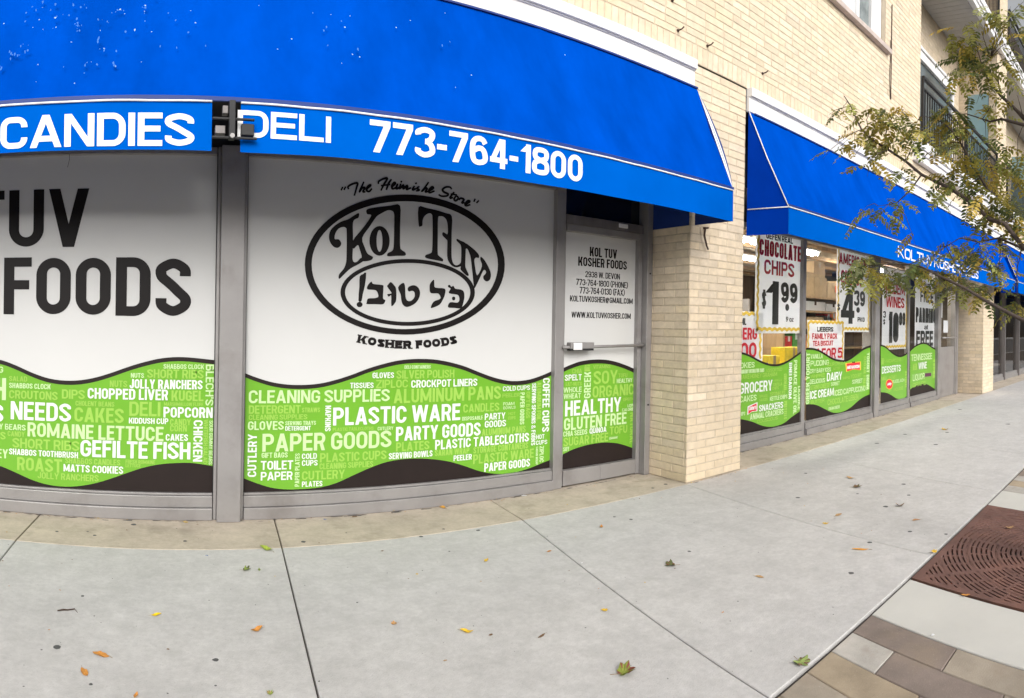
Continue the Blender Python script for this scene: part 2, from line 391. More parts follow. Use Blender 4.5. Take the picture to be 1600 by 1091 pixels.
    if ch == '@': return [('C', arc(cx, .42, cx - h, .42, 300, 10, 14)), ('C', arc(cx, .42, (cx - h) * .45, .2, 0, 360, 10))]
    return [S_((a, 0), (a, 1)), S_((b, 0), (b, 1))]
SPW = {'-': .5, '@': 1.5, '(': .5, ')': .5, '1': .62, '&': 1.15}
def gword(mb, body, fn, W, Hh, mi, t=.19, lift=0.0, rot=''):
    """condensed gothic word filling a box W x Hh (metres); the stem keeps its thickness whatever the width"""
    if rot: W, Hh = Hh, W
    A = W / Hh; gap = max(.04, min(.085, A / len(body) * .13)); sp = .26
    fixed = 0.0; flex = 0.0
    for ch in body:
        if ch == ' ': fixed += sp
        elif ch in "I.'": fixed += t + gap
        else: flex += SPW.get(ch, GW.get(ch, .98)); fixed += gap
    fixed -= gap
    k = max((A - fixed) / max(flex, .01), t * 1.9) if flex else 1
    tot = fixed + flex * k; sx = 1.0 / tot
    def put(x, y, l):
        u, v = x * sx, y
        if rot == 'v': return fn(v, 1 - u, l)
        if rot == 'u': return fn(1 - v, u, l)
        return fn(u, v, l)
    x = 0.0
    for ch in body:
        if ch == ' ': x += sp; continue
        w = t if ch in "I.'" else SPW.get(ch, GW.get(ch, .98)) * k
        if ch in 'OCGUDSQ0689325' and False: pass
        for q, g in enumerate(gothic(ch, w, t)):
            lf = lift + q * .00012
            if g[0] == 'Q':
                _, xa, ya, xb, yb, hw = g
                mb.add([put(x + xa, ya, lf), put(x + xa + hw, ya, lf), put(x + xb + hw, yb, lf), put(x + xb, yb, lf)], [(0, 1, 2, 3)], mi)
            else:
                P = [Vector((p[0], p[1], 0)) for p in g[1]]
                if g[0] == 'C': P = catmull(P, n=4)
                closed = (P[0] - P[-1]).length < 1e-5
                Q = [P[0]]
                for p in P[1:]:
                    if (p - Q[-1]).length > 1e-4: Q.append(p)
                P = Q; n = len(P); vs = []
                horiz = abs(P[0].y - P[-1].y) < 1e-6 and n == 2
                hw = t * (.43 if horiz else .5)
                for i, p in enumerate(P):
                    if closed and i in (0, n - 1): d0 = (P[-1] - P[-2]).normalized(); d1 = (P[1] - P[0]).normalized()
                    else:
                        d0 = (P[i] - P[i - 1]).normalized() if i else (P[1] - P[0]).normalized()
                        d1 = (P[i + 1] - P[i]).normalized() if i < n - 1 else d0
                    tt = d0 + d1
                    tt = tt.normalized() if tt.length > 1e-4 else d1
                    nn = Vector((-tt.y, tt.x, 0)); c = max(.5, nn.dot(Vector((-d1.y, d1.x, 0))))
                    wv = hw * (1 - .12 * abs(tt.x)) if n > 2 else hw
                    vs += [put(x + p.x + nn.x * wv / c, p.y + nn.y * wv / c, lf), put(x + p.x - nn.x * wv / c, p.y - nn.y * wv / c, lf)]
                mb.add(vs, [(2 * i, 2 * i + 1, 2 * i + 3, 2 * i + 2) for i in range(n - 1)], mi)
        x += w + gap
def plane_box(x0, x1, yt, yb, Y):
    """photo box (yt, yb read at the word's middle) -> mapping on the plane Y"""
    xm = (x0 + x1) / 2; ym = (yt + yb) / 2
    d = 0.0
    XA = onY(x0, ym, Y).x; XB = onY(x1, ym, Y).x
    ZB = onY(xm, yb, Y).z; ZA = onY(xm, yt, Y).z
    return lambda u, v, l: Vector((XA + (XB - XA) * u, Y - l, ZB + (ZA - ZB) * v))
def pbox(x0, x1, yt, yb, Y):
    xm, ym = (x0 + x1) / 2, (yt + yb) / 2
    return abs(onY(x1, ym, Y).x - onY(x0, ym, Y).x), abs(onY(xm, yt, Y).z - onY(xm, yb, Y).z)
def gput(mb, t, x0, x1, yt, yb, Y, mi, th=.19, lift=.0004, rot=''):
    W, Hh = pbox(x0, x1, yt, yb, Y)
    gword(mb, t, plane_box(x0, x1, yt, yb, Y), W, Hh, mi, th, lift, rot)
def words(mb, lst, org, sc, Y, cmap, th=.19, **kw):
    for k, w in enumerate(lst):
        t, x0, x1, y0, y1, c = w[:6]; rot = w[6] if len(w) > 6 else ''
        gput(mb, t, org[0] + x0 * sc, org[0] + x1 * sc, org[1] + y0 * sc, org[1] + y1 * sc, Y, cmap[c], th, .0004 + (k % 2) * .0005, rot)
def stroke(mb, pts, hw, fn, mi, lift=0.0, smooth=True, n=4, taper=False):
    P = catmull([(p[0], p[1], 0) for p in pts], n=n) if smooth and len(pts) > 2 else [Vector((p[0], p[1], 0)) for p in pts]
    vs = []
    for i, p in enumerate(P):
        t = (P[min(i + 1, len(P) - 1)] - P[max(i - 1, 0)])
        if t.length < 1e-6: t = Vector((1, 0, 0))
        t.normalize(); nrm = Vector((-t.y, t.x, 0))
        w = hw * (0.75 + 0.25 * sin(pi * i / max(1, len(P) - 1))) if taper else hw
        e = 0
        if i == 0: p = p - t * hw * 0.5
        if i == len(P) - 1: p = p + t * hw * 0.5
        vs += [fn(*(p + nrm * w)[:2], lift), fn(*(p - nrm * w)[:2], lift)]
    mb.add(vs, [(2 * i, 2 * i + 1, 2 * i + 3, 2 * i + 2) for i in range(len(P) - 1)], mi)
def shape(mb, pts, fn, mi, lift=0.0, smooth=True, n=4):
    P = catmull([(p[0], p[1], 0) for p in pts], True, n) if smooth else [Vector((p[0], p[1], 0)) for p in pts]
    mb.poly([fn(p.x, p.y, lift) for p in P], mi)
def disc(mb, cx, cy, rx, ry, fn, mi, lift=0.0, n=20):
    mb.poly([fn(cx + rx * cos(2 * pi * i / n), cy + ry * sin(2 * pi * i / n), lift) for i in range(n)], mi)
def ring(mb, cx, cy, rx, ry, tx, ty, fn, mi, lift=0.0, n=72, ty2=None):
    vs = []
    for i in range(n):
        w = 2 * pi * i / n
        t2 = ty if (ty2 is None or sin(w) < 0) else ty2
        vs += [fn(cx + rx * cos(w), cy + ry * sin(w), lift), fn(cx + (rx - tx) * cos(w), cy + (ry - t2) * sin(w), lift)]
    mb.add(vs, [(2 * i, 2 * i + 1, (2 * i + 3) % (2 * n), (2 * i + 2) % (2 * n)) for i in range(n)], mi)
# ------------------------------------------------------------------ ground
m = MB(); m.box(-90, 110, -90, 60, -0.30, -0.20); struct(m.build('ground', mat('bare_earth', (0.18, 0.15, 0.11), 0.95, var=0.2, scale=0.5)))
m = MB(); m.box(-90, 110, -13.5, -0.62, -0.199, -0.13); struct(m.build('road', mat('asphalt', (0.075, 0.075, 0.076), 0.9, var=0.2, scale=2, bump=0.3, bscale=200, speck=0.2)))
m = MB(); m.box(-90, 110, -0.60, -0.42, -0.199, 0.0); struct(m.build('kerb', BANDC, bevel=0.012))
m = MB(); m.box(-90, 110, -18, -13.52, -0.199, 0.0); struct(m.build('far_sidewalk', mat('far_concrete', (0.42, 0.41, 0.39), 0.9, var=0.08, scale=2)))
m = MB(); m.box(-40, 60, -0.419, 6.0, -0.19, -0.019); struct(m.build('bedding_ground', SOIL))

JT = [(-9.0, -9.1), (-7.4, -7.5), (-5.8, -5.9), (-4.15, -4.25), (-2.5, -2.58), (-0.885, -0.95), (0.66, 0.46), (2.265, 1.855), (3.855, 3.48), (5.66, 5.02), (7.36, 6.56), (9.25, 8.6), (11.0, 10.3),
      (12.8, 12.1), (14.6, 13.8), (16.4, 15.6), (18.2, 17.4), (20.0, 19.2), (21.8, 21.0), (23.6, 22.8), (25.4, 24.6), (27.2, 26.4)]
def slab(m, q, th=0.03, b=0.0032, z=0.0):
    c = sum((Vector((x, y, 0)) for x, y in q), Vector()) / len(q)
    top, mid, bot = [], [], []
    n = len(q)
    for i in range(n):
        p = Vector((*q[i], 0)); a = (Vector((*q[i - 1], 0)) - p).normalized(); d = (Vector((*q[(i + 1) % n], 0)) - p).normalized()
        w = (a + d) * b
        top.append((p.x + w.x, p.y + w.y, z)); mid.append((p.x, p.y, z - b)); bot.append((p.x, p.y, z - th))
    fs = [tuple(range(n))]
    for i in range(n):
        j = (i + 1) % n
        fs += [(i, n + i, n + j, j), (n + i, 2 * n + i, 2 * n + j, n + j)]
    m.add(top + mid + bot, fs)
m = MB(); m2 = MB()
for (a, a2), (b, b2) in zip(JT[:-1], JT[1:]):
    g = 0.0034 if a != 0.66 and b != 0.66 else 0.0042
    slab(m, [(a + g, 3.575), (b - g, 3.575), (b2 - g, 1.300), (a2 + g, 1.300)])
    slab(m2, [(a + 0.05 + 0.004, 4.22), (b + 0.05 - 0.004, 4.22), (b - 0.004, 3.5795), (a + 0.004, 3.5795)], z=0.0)
sw = struct(m.build('sidewalk', CONC)); struct(m2.build('tan_sidewalk', TANC))

SK = 0.28
def sk(x, y): return (x + SK * (y - 1.285), y)
def cell(x0, x1, y0, y1, g=0.002): return [sk(x0 + g, y1 - g), sk(x1 - g, y1 - g), sk(x1 - g, y0 + g), sk(x0 + g, y0 + g)]
m = MB()
slab(m, cell(2.645, 3.105, -0.415, 1.281), b=0.004)
slab(m, cell(4.625, 5.07, -0.415, 1.281), b=0.004)
struct(m.build('pavement', BANDC))
# unit pavers, one sheet of surface pattern; colour per paver
PAVM = mat('concrete_paver', (1, 1, 1), 0.85, var=0.20, scale=5, bump=0.45, bscale=160, attr=True, speck=0.35, spec=0.2, stain=(0.27, 0.215, 0.165), sscale=3.5)
TAUPE, TAN2, PALE, MIX2 = (0.235, 0.19, 0.165), (0.325, 0.28, 0.225), (0.42, 0.395, 0.36), (0.35, 0.285, 0.205)
m = MB()
plan = [[(.46, TAUPE), (.42, TAN2), (.3, TAUPE), (.52, TAN2)], [(.23, PALE), (.50, TAUPE), (.30, TAN2), (.45, PALE), (.3, TAUPE)],
        [(.44, MIX2), (.34, TAUPE), (.42, MIX2), (.5, TAN2)], [(.30, TAN2), (.44, MIX2), (.3, PALE), (.3, TAUPE), (.4, TAN2)]]
rnd = random.Random(3)
def pave(xa, ncol, right):
    for k in range(ncol):
        x0 = xa + 0.187 * k if right else xa - 0.187 * (k + 1)
        y = 1.279
        row = plan[k] if (not right and k < len(plan)) else [(rnd.choice((.2, .3, .45)), rnd.choice((TAUPE, TAN2, PALE, MIX2, TAUPE))) for _ in range(9)]
        for ln, c in row:
            y1 = max(y - ln, -0.415)
            if y - y1 < 0.03: break
            f = rnd.uniform(0.92, 1.08)
            k0 = len(m.f); slab(m, cell(x0, x0 + 0.187, y1, y, 0.0022), b=0.0035)
            for q in range(k0, len(m.f)): m.c[q] = (c[0] * f, c[1] * f, c[2] * f)
            y = y1
pave(2.640, 30, False); pave(5.075, 40, True)
struct(m.build('paver_pavement', PAVM))
# old chewing gum and stains trodden into the slabs
m = MB(); rnd = random.Random(11)
for px, py, r in [(89, 1012, .017), (337, 1032, .014), (129, 932, .010), (1077, 862, .013), (1422, 831, .017), (1359, 848, .017), (1330, 896, .018), (1478, 835, .014), (1370, 693, .03), (1462, 695, .03),
                  (1412, 757, .022), (1384, 792, .022), (1259, 740, .018), (1247, 778, .02), (1414, 679, .03), (1340, 772, .012), (1420, 774, .018), (89, 831, .011), (148, 837, .012), (137, 831, .008), (209, 820, .02),
                  (289, 846, .013), (474, 847, .016), (693, 827, .011), (658, 839, .015), (747, 829, .014), (702, 862, .007), (558, 942, .006), (65, 1016, .005), (142, 1070, .008), (1153, 940, .005), (337, 1072, .005),
                  (1575, 663, .04), (1480, 676, .03), (1500, 640, .04), (1390, 640, .03), (986, 812, .014), (960, 808, .012), (1040, 757, .018), (1020, 763, .015), (276, 826, .006), (541, 833, .006)]:
    c = onZ(px, py); n = 9; w0 = rnd.uniform(0, 6)
    m.poly([(c.x + r * rnd.uniform(.75, 1.1) * cos(2 * pi * i / n + w0), c.y + r * rnd.uniform(.75, 1.1) * sin(2 * pi * i / n + w0), 0.0012) for i in range(n)])
for k in range(260):
    x, y = rnd.uniform(-1.2, 9), rnd.uniform(1.4, 4.0); r = rnd.uniform(.0015, .005)
    m.poly([(x + r * rnd.uniform(.6, 1.2) * cos(2 * pi * i / 6), y + r * rnd.uniform(.6, 1.2) * sin(2 * pi * i / 6), 0.001) for i in range(6)])
for k in range(150):                                       # grime gathered along the foot of the shopfront and the pier
    x = rnd.uniform(-1.3, 12.3); y0 = 4.083 if not (3.85 < x < 4.62) else 3.583
    y = y0 - abs(rnd.gauss(0, .012)); r = rnd.uniform(.006, .022)
    m.poly([(x + r * 2.2 * rnd.uniform(.5, 1.2) * cos(2 * pi * i / 8), min(y + r * .5 * rnd.uniform(.5, 1.2) * sin(2 * pi * i / 8), y0), 0.001 + .0002 * (k % 3)) for i in range(8)])
m.build('gum_stain', GUM, sw)

# ------------------------------------------------------------------ brickwork
CH, BL, JO = 0.0677, 0.243, 0.0082
def brickwork(mb, mm, o, u, n, umax, z0, z1, holes=(), seed=1, L=BL, soldier=False, tone=1.0):
    o, u, n = Vector(o), Vector(u), Vector(n); rnd = random.Random(seed)
    nz = int(round((z1 - z0) / CH)); ch = (z1 - z0) / max(nz, 1)
    if soldier: nz, ch = 1, z1 - z0
    for k in range(nz):
        za, zb = z0 + k * ch, z0 + (k + 1) * ch; zm = (za + zb) / 2
        iv = [(0.0, umax)]
        for (h0, h1, g0, g1) in holes:
            if g0 < zm < g1:
                nv = []
                for a, b in iv:
                    if h1 <= a or h0 >= b: nv.append((a, b)); continue
                    if h0 > a: nv.append((a, h0))
                    if h1 < b: nv.append((h1, b))
                iv = nv
        for a, b in iv:
            base = o + Vector((0, 0, za - o.z)) - n * 0.004
            mm.add([base + u * a, base + u * b, base + u * b + Vector((0, 0, ch)), base + u * a + Vector((0, 0, ch))], [(0, 1, 2, 3)])
            bl = 0.0677 if soldier else L
            x = -(bl / 2 if k % 2 else 0) + (0 if soldier else rnd.uniform(-0.004, 0.004))
            while x < b:
                l = bl
                if not soldier and rnd.random() < 0.05: l = bl / 2
                p, q = max(x + JO / 2, a + 0.001), min(x + l - JO / 2, b - 0.001)
                x += l
                if q - p < 0.02: continue
                e = 0.0022; d = rnd.uniform(-0.0012, 0.0012)
                lo, hi = za + JO / 2, zb - JO / 2
                B = [(p, lo), (q, lo), (q, hi), (p, hi)]; T = [(p + e, lo + e), (q - e, lo + e), (q - e, hi - e), (p + e, hi - e)]
                vs = [o + u * s_ + Vector((0, 0, z_ - o.z)) - n * 0.008 for s_, z_ in B] + [o + u * s_ + Vector((0, 0, z_ - o.z)) + n * d for s_, z_ in T]
                t = rnd.gauss(1.0, 0.05) * tone; w = rnd.gauss(0, 0.018)
                mb.add(vs, [(4, 5, 6, 7), (0, 1, 5, 4), (1, 2, 6, 5), (2, 3, 7, 6), (3, 0, 4, 7)], 0, (t * (1 + w * 0.3), t, t * (1 - w)))
def brick_part(name, specs, parent):
    mb = MB()
    mm = MB()
    for s_ in specs: brickwork(mb, mm, **s_)
    k = len(mb.v); mb.v += mm.v
    for f in mm.f: mb.f.append(tuple(i + k for i in f)); mb.m.append(1); mb.c.append((1, 1, 1))
    return mb.build(name, [BRICK, MORTAR], parent)

store = thing('store_building', (3.87, 4.15, 0), 'cream brick corner grocery building with shopfront windows, awnings and balconies above', 'building')
X = Vector((1, 0, 0)); YV = Vector((0, 1, 0)); NY = Vector((0, -1, 0)); NX = Vector((-1, 0, 0))
# pier between the entrance door and the second shopfront
brick_part('brick_pier', [dict(o=(3.87, YB, 0), u=X, n=NY, umax=0.73, z0=0.005, z1=3.53, seed=2),
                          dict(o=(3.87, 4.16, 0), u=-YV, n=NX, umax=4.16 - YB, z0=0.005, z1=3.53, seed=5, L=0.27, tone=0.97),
                          dict(o=(4.60, YB, 0), u=YV, n=X, umax=4.16 - YB, z0=0.005, z1=3.53, seed=6)], store)
brick_part('brick_pier', [dict(o=(12.48, YB, 0), u=X, n=NY, umax=0.83, z0=0.005, z1=3.6, seed=12),
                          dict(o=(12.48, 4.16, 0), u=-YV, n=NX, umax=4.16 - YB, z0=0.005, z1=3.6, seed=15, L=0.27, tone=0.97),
                          dict(o=(13.31, YB, 0), u=YV, n=X, umax=4.16 - YB, z0=0.005, z1=3.6, seed=16)], store)
# upper storeys: soldier course, running bond, window opening, balcony recess
wx0 = -4.0
brick_part('brick_wall', [
    dict(o=(wx0, YB, 0), u=X, n=NY, umax=28, z0=3.545, z1=3.70, seed=21, soldier=True),
    dict(o=(wx0, YB, 0), u=X, n=NY, umax=28, z0=3.70, z1=3.88, seed=22),
    dict(o=(wx0, YB, 0), u=X, n=NY, umax=8.85 - wx0, z0=3.88, z1=8.2, holes=[(5.15 - wx0, 7.585 - wx0, 5.08, 7.3)], seed=23),
    dict(o=(8.85, YB, 0), u=YV, n=X, umax=0.9, z0=3.88, z1=8.2, seed=24),
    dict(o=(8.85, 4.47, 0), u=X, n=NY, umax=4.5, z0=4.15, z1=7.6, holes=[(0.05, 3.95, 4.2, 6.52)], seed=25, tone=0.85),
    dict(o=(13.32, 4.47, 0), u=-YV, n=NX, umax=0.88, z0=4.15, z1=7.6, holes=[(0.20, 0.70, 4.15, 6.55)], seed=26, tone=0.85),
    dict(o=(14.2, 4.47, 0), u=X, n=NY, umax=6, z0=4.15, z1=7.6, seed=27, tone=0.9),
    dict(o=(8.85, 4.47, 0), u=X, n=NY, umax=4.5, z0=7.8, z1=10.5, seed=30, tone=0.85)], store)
brick_part('brick_column', [dict(o=(13.32, YB, 0), u=X, n=NY, umax=0.88, z0=3.88, z1=10.5, seed=28),
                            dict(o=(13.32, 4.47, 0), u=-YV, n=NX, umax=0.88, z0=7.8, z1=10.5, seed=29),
                            dict(o=(14.2, YB, 0), u=YV, n=X, umax=0.88, z0=3.88, z1=10.5, seed=31)], store)
m = MB()
m.box(wx0, 24, 4.60, 12, 3.0, 10.5); m.box(wx0, 8.84, YB + 0.35, 4.59, 3.0, 8.2)  # unseen core boxes, added so sky light does not come through the shop
m.box(wx0 - 0.2, wx0, YB, 12, 0, 8.2); m.box(24, 24.2, YB, 12, 0, 10.5)
m.box(wx0, 4.64, 5.6, 5.7, 0, 3.0); m.box(12.45, 24, 6.5, 6.6, 0, 3.0)
m.box(wx0, 24, 11.8, 12, 0, 2.99)
m.build('unseen_core', DWOOD, store)
m = MB(); m.box(wx0, 24, YB + 0.01, 4.59, 2.62, 2.99); m.box(wx0, 3.86, 4.12, 4.3, 2.44, 2.62); m.box(4.61, 24, 4.12, 4.3, 2.44, 2.62)
m.build('lintel', BLACKM, store)
# white cornice above the awnings
for x0, x1 in ((wx0, 3.862), (4.612, 24.0)):
    m = MB(); m.box(x0, x1, 3.560, 3.60, 3.325, 3.462); m.box(x0, x1, 3.530, 3.60, 3.464, 3.543); m.box(x0, x1, 3.548, 3.575, 3.454, 3.463)
    m.build('cornice', WTRIM, store, bevel=0.004)

# ------------------------------------------------------------------ shopfront frames
def ip(pts, x):
    """smooth interpolation through (x, y) points"""
    n = len(pts)
    if x <= pts[0][0]:
        (a, b), (c, d) = pts[0], pts[1]; return b + (d - b) / (c - a) * (x - a)
    if x >= pts[-1][0]:
        (a, b), (c, d) = pts[-2], pts[-1]; return d + (d - b) / (c - a) * (x - c)
    for i in range(n - 1):
        if pts[i][0] <= x <= pts[i + 1][0]: break
    x0, y0 = pts[i]; x1, y1 = pts[i + 1]
    m0 = (y1 - pts[i - 1][1]) / (x1 - pts[i - 1][0]) if i else (y1 - y0) / (x1 - x0)
    m1 = (pts[i + 2][1] - y0) / (pts[i + 2][0] - x0) if i + 2 < n else (y1 - y0) / (x1 - x0)
    h = x1 - x0; t = (x - x0) / h
    return (2 * t**3 - 3 * t * t + 1) * y0 + (t**3 - 2 * t * t + t) * h * m0 + (-2 * t**3 + 3 * t * t) * y1 + (t**3 - t * t) * h * m1
def graphic(name, parent, xl, xr, top, bot, th, zbase, white_top=None):
    """printed vinyl on the outside of the pane: green wave, dark edge, dark foot"""
    m = MB(); N = 70
    for i in range(N):
        xa, xb = xl + (xr - xl) * i / N, xl + (xr - xl) * (i + 1) / N
        def colm(x):
            t, b = ip(top, x), ip(bot, x)
            return onY(x, t, YG), onY(x, t + th, YG), onY(x, max(b, t + th), YG)
        a, b = colm(xa), colm(xb)
        L0 = 0.003
        f = lambda p, l: (p.x, YG - l, p.z)
        m.add([f(a[0], L0 + .0006), f(b[0], L0 + .0006), f(b[1], L0 + .0006), f(a[1], L0 + .0006)], [(0, 1, 2, 3)], 1)
        m.add([f(a[1], L0), f(b[1], L0), f(b[2], L0), f(a[2], L0)], [(0, 1, 2, 3)], 0)
        m.add([f(a[2], L0 + .0003), f(b[2], L0 + .0003), (b[2].x, YG - L0 - .0003, zbase), (a[2].x, YG - L0 - .0003, zbase)], [(0, 1, 2, 3)], 1)
    if white_top:
        pa, pb = onY(xl, 500, YG).x, onY(xr, 500, YG).x
        m.add([(pa, YG - .002, zbase), (pb, YG - .002, zbase), (pb, YG - .002, white_top), (pa, YG - .002, white_top)], [(0, 1, 2, 3)], 2)
    return m.build(name, [VGREEN, VDARK, VINYLW], parent)
LIFT0 = 0.0042
def lwords(mb, lst, org, sc, cmap=dict(W=0, P=1, G=2), **k):
    words(mb, lst, org, sc, YG - LIFT0, cmap, **k)
def cword(x0, x1, yt, yb): pass

def shop_window(x0, x1, glassmat):
    m = MB(); m.box(x0, x1, 4.108, 4.24, 0.080, 0.153)
    fr = m.build('shop_window', ALU, store, bevel=0.003)
    m = MB(); m.box(x0, x1, 4.085, 4.24, 0.002, 0.078); m.build('sill_plate', ALU, fr, bevel=0.003)
    m = MB(); m.box(x0, x1, 4.125, 4.18, 0.1545, 0.168); m.build('glazing_bead', ALU, fr, bevel=0.002)
    m = MB(); m.box(x0, x1, 4.11, 4.20, 2.39, 2.44); m.build('head_rail', ALU, fr, bevel=0.003)
    g = MB(); g.add([(x0, YG, 0.169), (x1, YG, 0.169), (x1, YG, 2.39), (x0, YG, 2.39)], [(0, 1, 2, 3)]); g.build('glass_pane', glassmat, fr)
    return fr

w0 = shop_window(-3.4, 0.288, VINYLW)
graphic('window_graphic', w0, -250, 337.5,
        [(-260, 590), (-180, 570), (-90, 562), (-40, 558), (0, 562.2), (25, 571), (50, 582.3), (75, 591), (100, 594.7), (125, 594.2), (150, 589.8), (175, 582.3), (200, 573.5), (225, 566), (250, 560.3), (275, 558), (300, 559), (337, 563)],
        [(-260, 750), (-180, 735), (-90, 722), (-40, 718), (0, 728), (25, 738.5), (50, 749.8), (75, 757.3), (100, 760.3), (125, 759.3), (150, 754.8), (175, 747.3), (200, 738.5), (225, 730.5), (250, 725.5), (275, 723.5), (300, 723.5), (337, 729)],
        6.6, 0.169, 2.39)
w1 = shop_window(0.494, 2.868, VINYLW)
graphic('window_graphic', w1, 380, 870,
        [(380, 582), (400, 589.8), (425, 597.3), (450, 601), (475, 601.5), (500, 599.3), (525, 593.5), (550, 585.5), (575, 576), (600, 568.5), (625, 563), (650, 561), (675, 561.5), (700, 565.5), (725, 572.3), (750, 582.3), (775, 591), (800, 595.5), (825, 593.5), (845, 587.3), (862, 580), (872, 575)],
        [(380, 747), (400, 754.8), (425, 762.3), (450, 764.8), (475, 764), (500, 761.5), (525, 754.8), (550, 743.5), (575, 732.3), (600, 723), (625, 718), (650, 716.5), (675, 717.5), (700, 721), (725, 728), (750, 736.5), (775, 740.5), (800, 739), (825, 732.3), (850, 722.3), (862, 717.5), (872, 713)],
        6.4, 0.169, 2.39)
# grey posts
def post(x0, x1, y0=4.045, nm='window_post', steps=True):
    m = MB(); m.box(x0, x1, y0, 4.30, 0.002, 2.44)
    if steps:
        m.box(x0 - 0.022, x0 - 0.001, y0 + 0.05, 4.28, 0.002, 2.44); m.box(x1 + 0.001, x1 + 0.022, y0 + 0.05, 4.28, 0.002, 2.44)
    o = m.build(nm, ALU, store, bevel=0.004)
    if steps:
        for xg in (x0 - .0255, x1 + .0225):
            m = MB(); m.box(xg, xg + .003, y0 + .055, 4.14, 0.16, 2.40); m.build('gasket', BLACKM, o)
    return o
post(0.314, 0.468); post(2.870, 2.957, 4.098, steps=False); post(3.802, 3.864, 4.035, steps=False)
post(8.41, 8.562, 4.076); post(11.15, 11.28, 4.09, steps=False); post(12.25, 12.36, 4.09, steps=False)

# ------------------------------------------------------------------ entrance door
m = MB()
m.box(2.958, 2.973, 4.115, 4.19, 0.01, 2.13); m.box(3.758, 3.800, 4.10, 4.19, 0.01, 2.13)
m.box(2.9735, 3.7575, 4.10, 4.19, 2.075, 2.13); m.box(2.9735, 3.36, 4.102, 4.19, 0.015, 0.138); m.box(3.3615, 3.7575, 4.102, 4.19, 0.015, 0.138)
door = m.build('shop_door', ALU, store, bevel=0.003)
m = MB(); m.box(2.9735, 3.7995, YG, YG + 0.008, 0.1385, 2.0745); m.build('glass_pane', VINYLW, door)
graphic('window_graphic', door, 878.6, 997.6,
        [(878, 576), (892, 569.8), (907, 564.8), (925, 562.2), (945, 562.2), (962, 565.5), (980, 571.8), (998, 580)],
        [(877, 711), (895, 702.3), (915, 696), (935, 692.3), (950, 691.5), (965, 693), (980, 697.3), (998, 704)], 6.3, 0.139, 2.07)
m = MB(); m.tube([(2.93, 4.07, 1.135), (3.40, 4.068, 1.14), (3.80, 4.07, 1.145)], 0.013, 8); m.box(2.945, 2.965, 4.07, 4.10, 1.12, 1.15); m.box(3.77, 3.795, 4.07, 4.10, 1.13, 1.16)
m.build('push_bar', ALU, door, smooth=True)
m = MB(); m.box(2.985, 3.225, 4.045, 4.10, 1.125, 1.175); m.box(3.01, 3.095, 4.035, 4.0448, 1.115, 1.172, 1); m.box(2.985, 3.225, 4.05, 4.095, 1.108, 1.1245, 2)
m.build('lock_box', [ALU, WTRIM, BLACKM], door, bevel=0.002)
m = MB(); m.box(2.958, 3.800, 4.092, 4.19, 2.132, 2.205); m.box(2.958, 3.800, YG, YG + .008, 2.206, 2.43, 1)
tr = m.build('transom_window', [ALUD, DGLASS], store, bevel=0.002)
m = MB(); m.box(3.50, 3.60, 4.074, 4.084, 2.155, 2.19); m.build('door_closer_plate', WTRIM, tr, bevel=0.003)
for k in range(2):
    m = MB(); m.tube([(3.835, 4.036, 1.78 - k * 1.16), (3.835, 4.030, 1.78 - k * 1.16)], 0.008, 8); m.build('door_screw', BLACKM, door)

# ------------------------------------------------------------------ lettering on the vinyl
LM = [LW, LP, LG, LK]
m = MB()
lwords(m, [('SHABBOS CLOCK', 1022, 1275, 93, 123, 'P'), ('SHORT RIBS', 920, 1272, 126, 182, 'G'), ('NUTS', 818, 900, 148, 178, 'P'), ('NUTS', 686, 795, 195, 236, 'G'), ('JOLLY RANCHERS', 810, 1266, 190, 248, 'W'),
    ('SALAD', 57, 170, 168, 200, 'G'), ('SHABBOS CLOCK', 57, 317, 213, 246, 'P'), ('CROUTONS', 57, 360, 260, 313, 'G'), ('DIPS', 387, 530, 252, 310, 'G'), ('CHOPPED LIVER', 548, 1050, 247, 314, 'W'), ('KUGEL', 1072, 1272, 258, 324, 'G'),
    ('SHABBOS', -420, 20, 335, 442, 'W'), ('NEEDS', 67, 443, 332, 446, 'W'), ('CHOLENT BEANS', 472, 715, 325, 356, 'G'), ('CAKES', 465, 773, 366, 458, 'G'), ('DELI', 808, 1003, 328, 418, 'G'), ('MARSHMALLOW FLUFF', 1025, 1270, 332, 354, 'G'),
    ('POPCORN', 1022, 1330, 362, 428, 'W'), ('KIDDUSH CUP', 806, 1052, 430, 466, 'W'), ('CANDY', 1063, 1193, 436, 474, 'G'), ('CORN', 1063, 1168, 474, 514, 'G'), ('GUMMY BEARS', -130, 160, 464, 500, 'P'), ('ROMAINE LETTUCE', 172, 1022, 474, 564, 'P'),
    ('CAKES', 1036, 1175, 530, 572, 'W'), ('NUTS', -110, 35, 512, 560, 'G'), ('CANDY', 48, 155, 513, 545, 'G'), ('SHORT RIBS', 78, 495, 564, 626, 'G'), ('GEFILTE FISH', 503, 1190, 576, 682, 'W'), ('TURKEY', -160, 50, 618, 675, 'P'), ('SHABBOS TOOTHBRUSH', 57, 488, 632, 670, 'W'),
    ('ROAST', 107, 388, 681, 764, 'G'), ('SHABBOS CANDLES', 408, 752, 684, 720, 'G'), ('MATTS COOKIES', 397, 770, 726, 772, 'W'), ('FRESH ROMAINE', 785, 970, 692, 716, 'G'), ('LETTUCE', 785, 880, 716, 738, 'G'), ('JOLLY RANCHERS', 235, 617, 777, 818, 'G'),
    ("BLECH'S", 1285, 1336, 95, 352, 'P', 'v'), ('CHICKEN', 1208, 1266, 443, 702, 'W', 'v'), ('WHITEFISH SALAD', 1272, 1298, 440, 715, 'G', 'v'), ('SOUR GUMMY BEARS', 1306, 1330, 445, 720, 'P', 'v'), ('CHALLAH', -440, 38, 170, 306, 'P'), ('EGG', -70, 20, 106, 145, 'P')], (0, 546), .25)
K0 = dict(K=3)
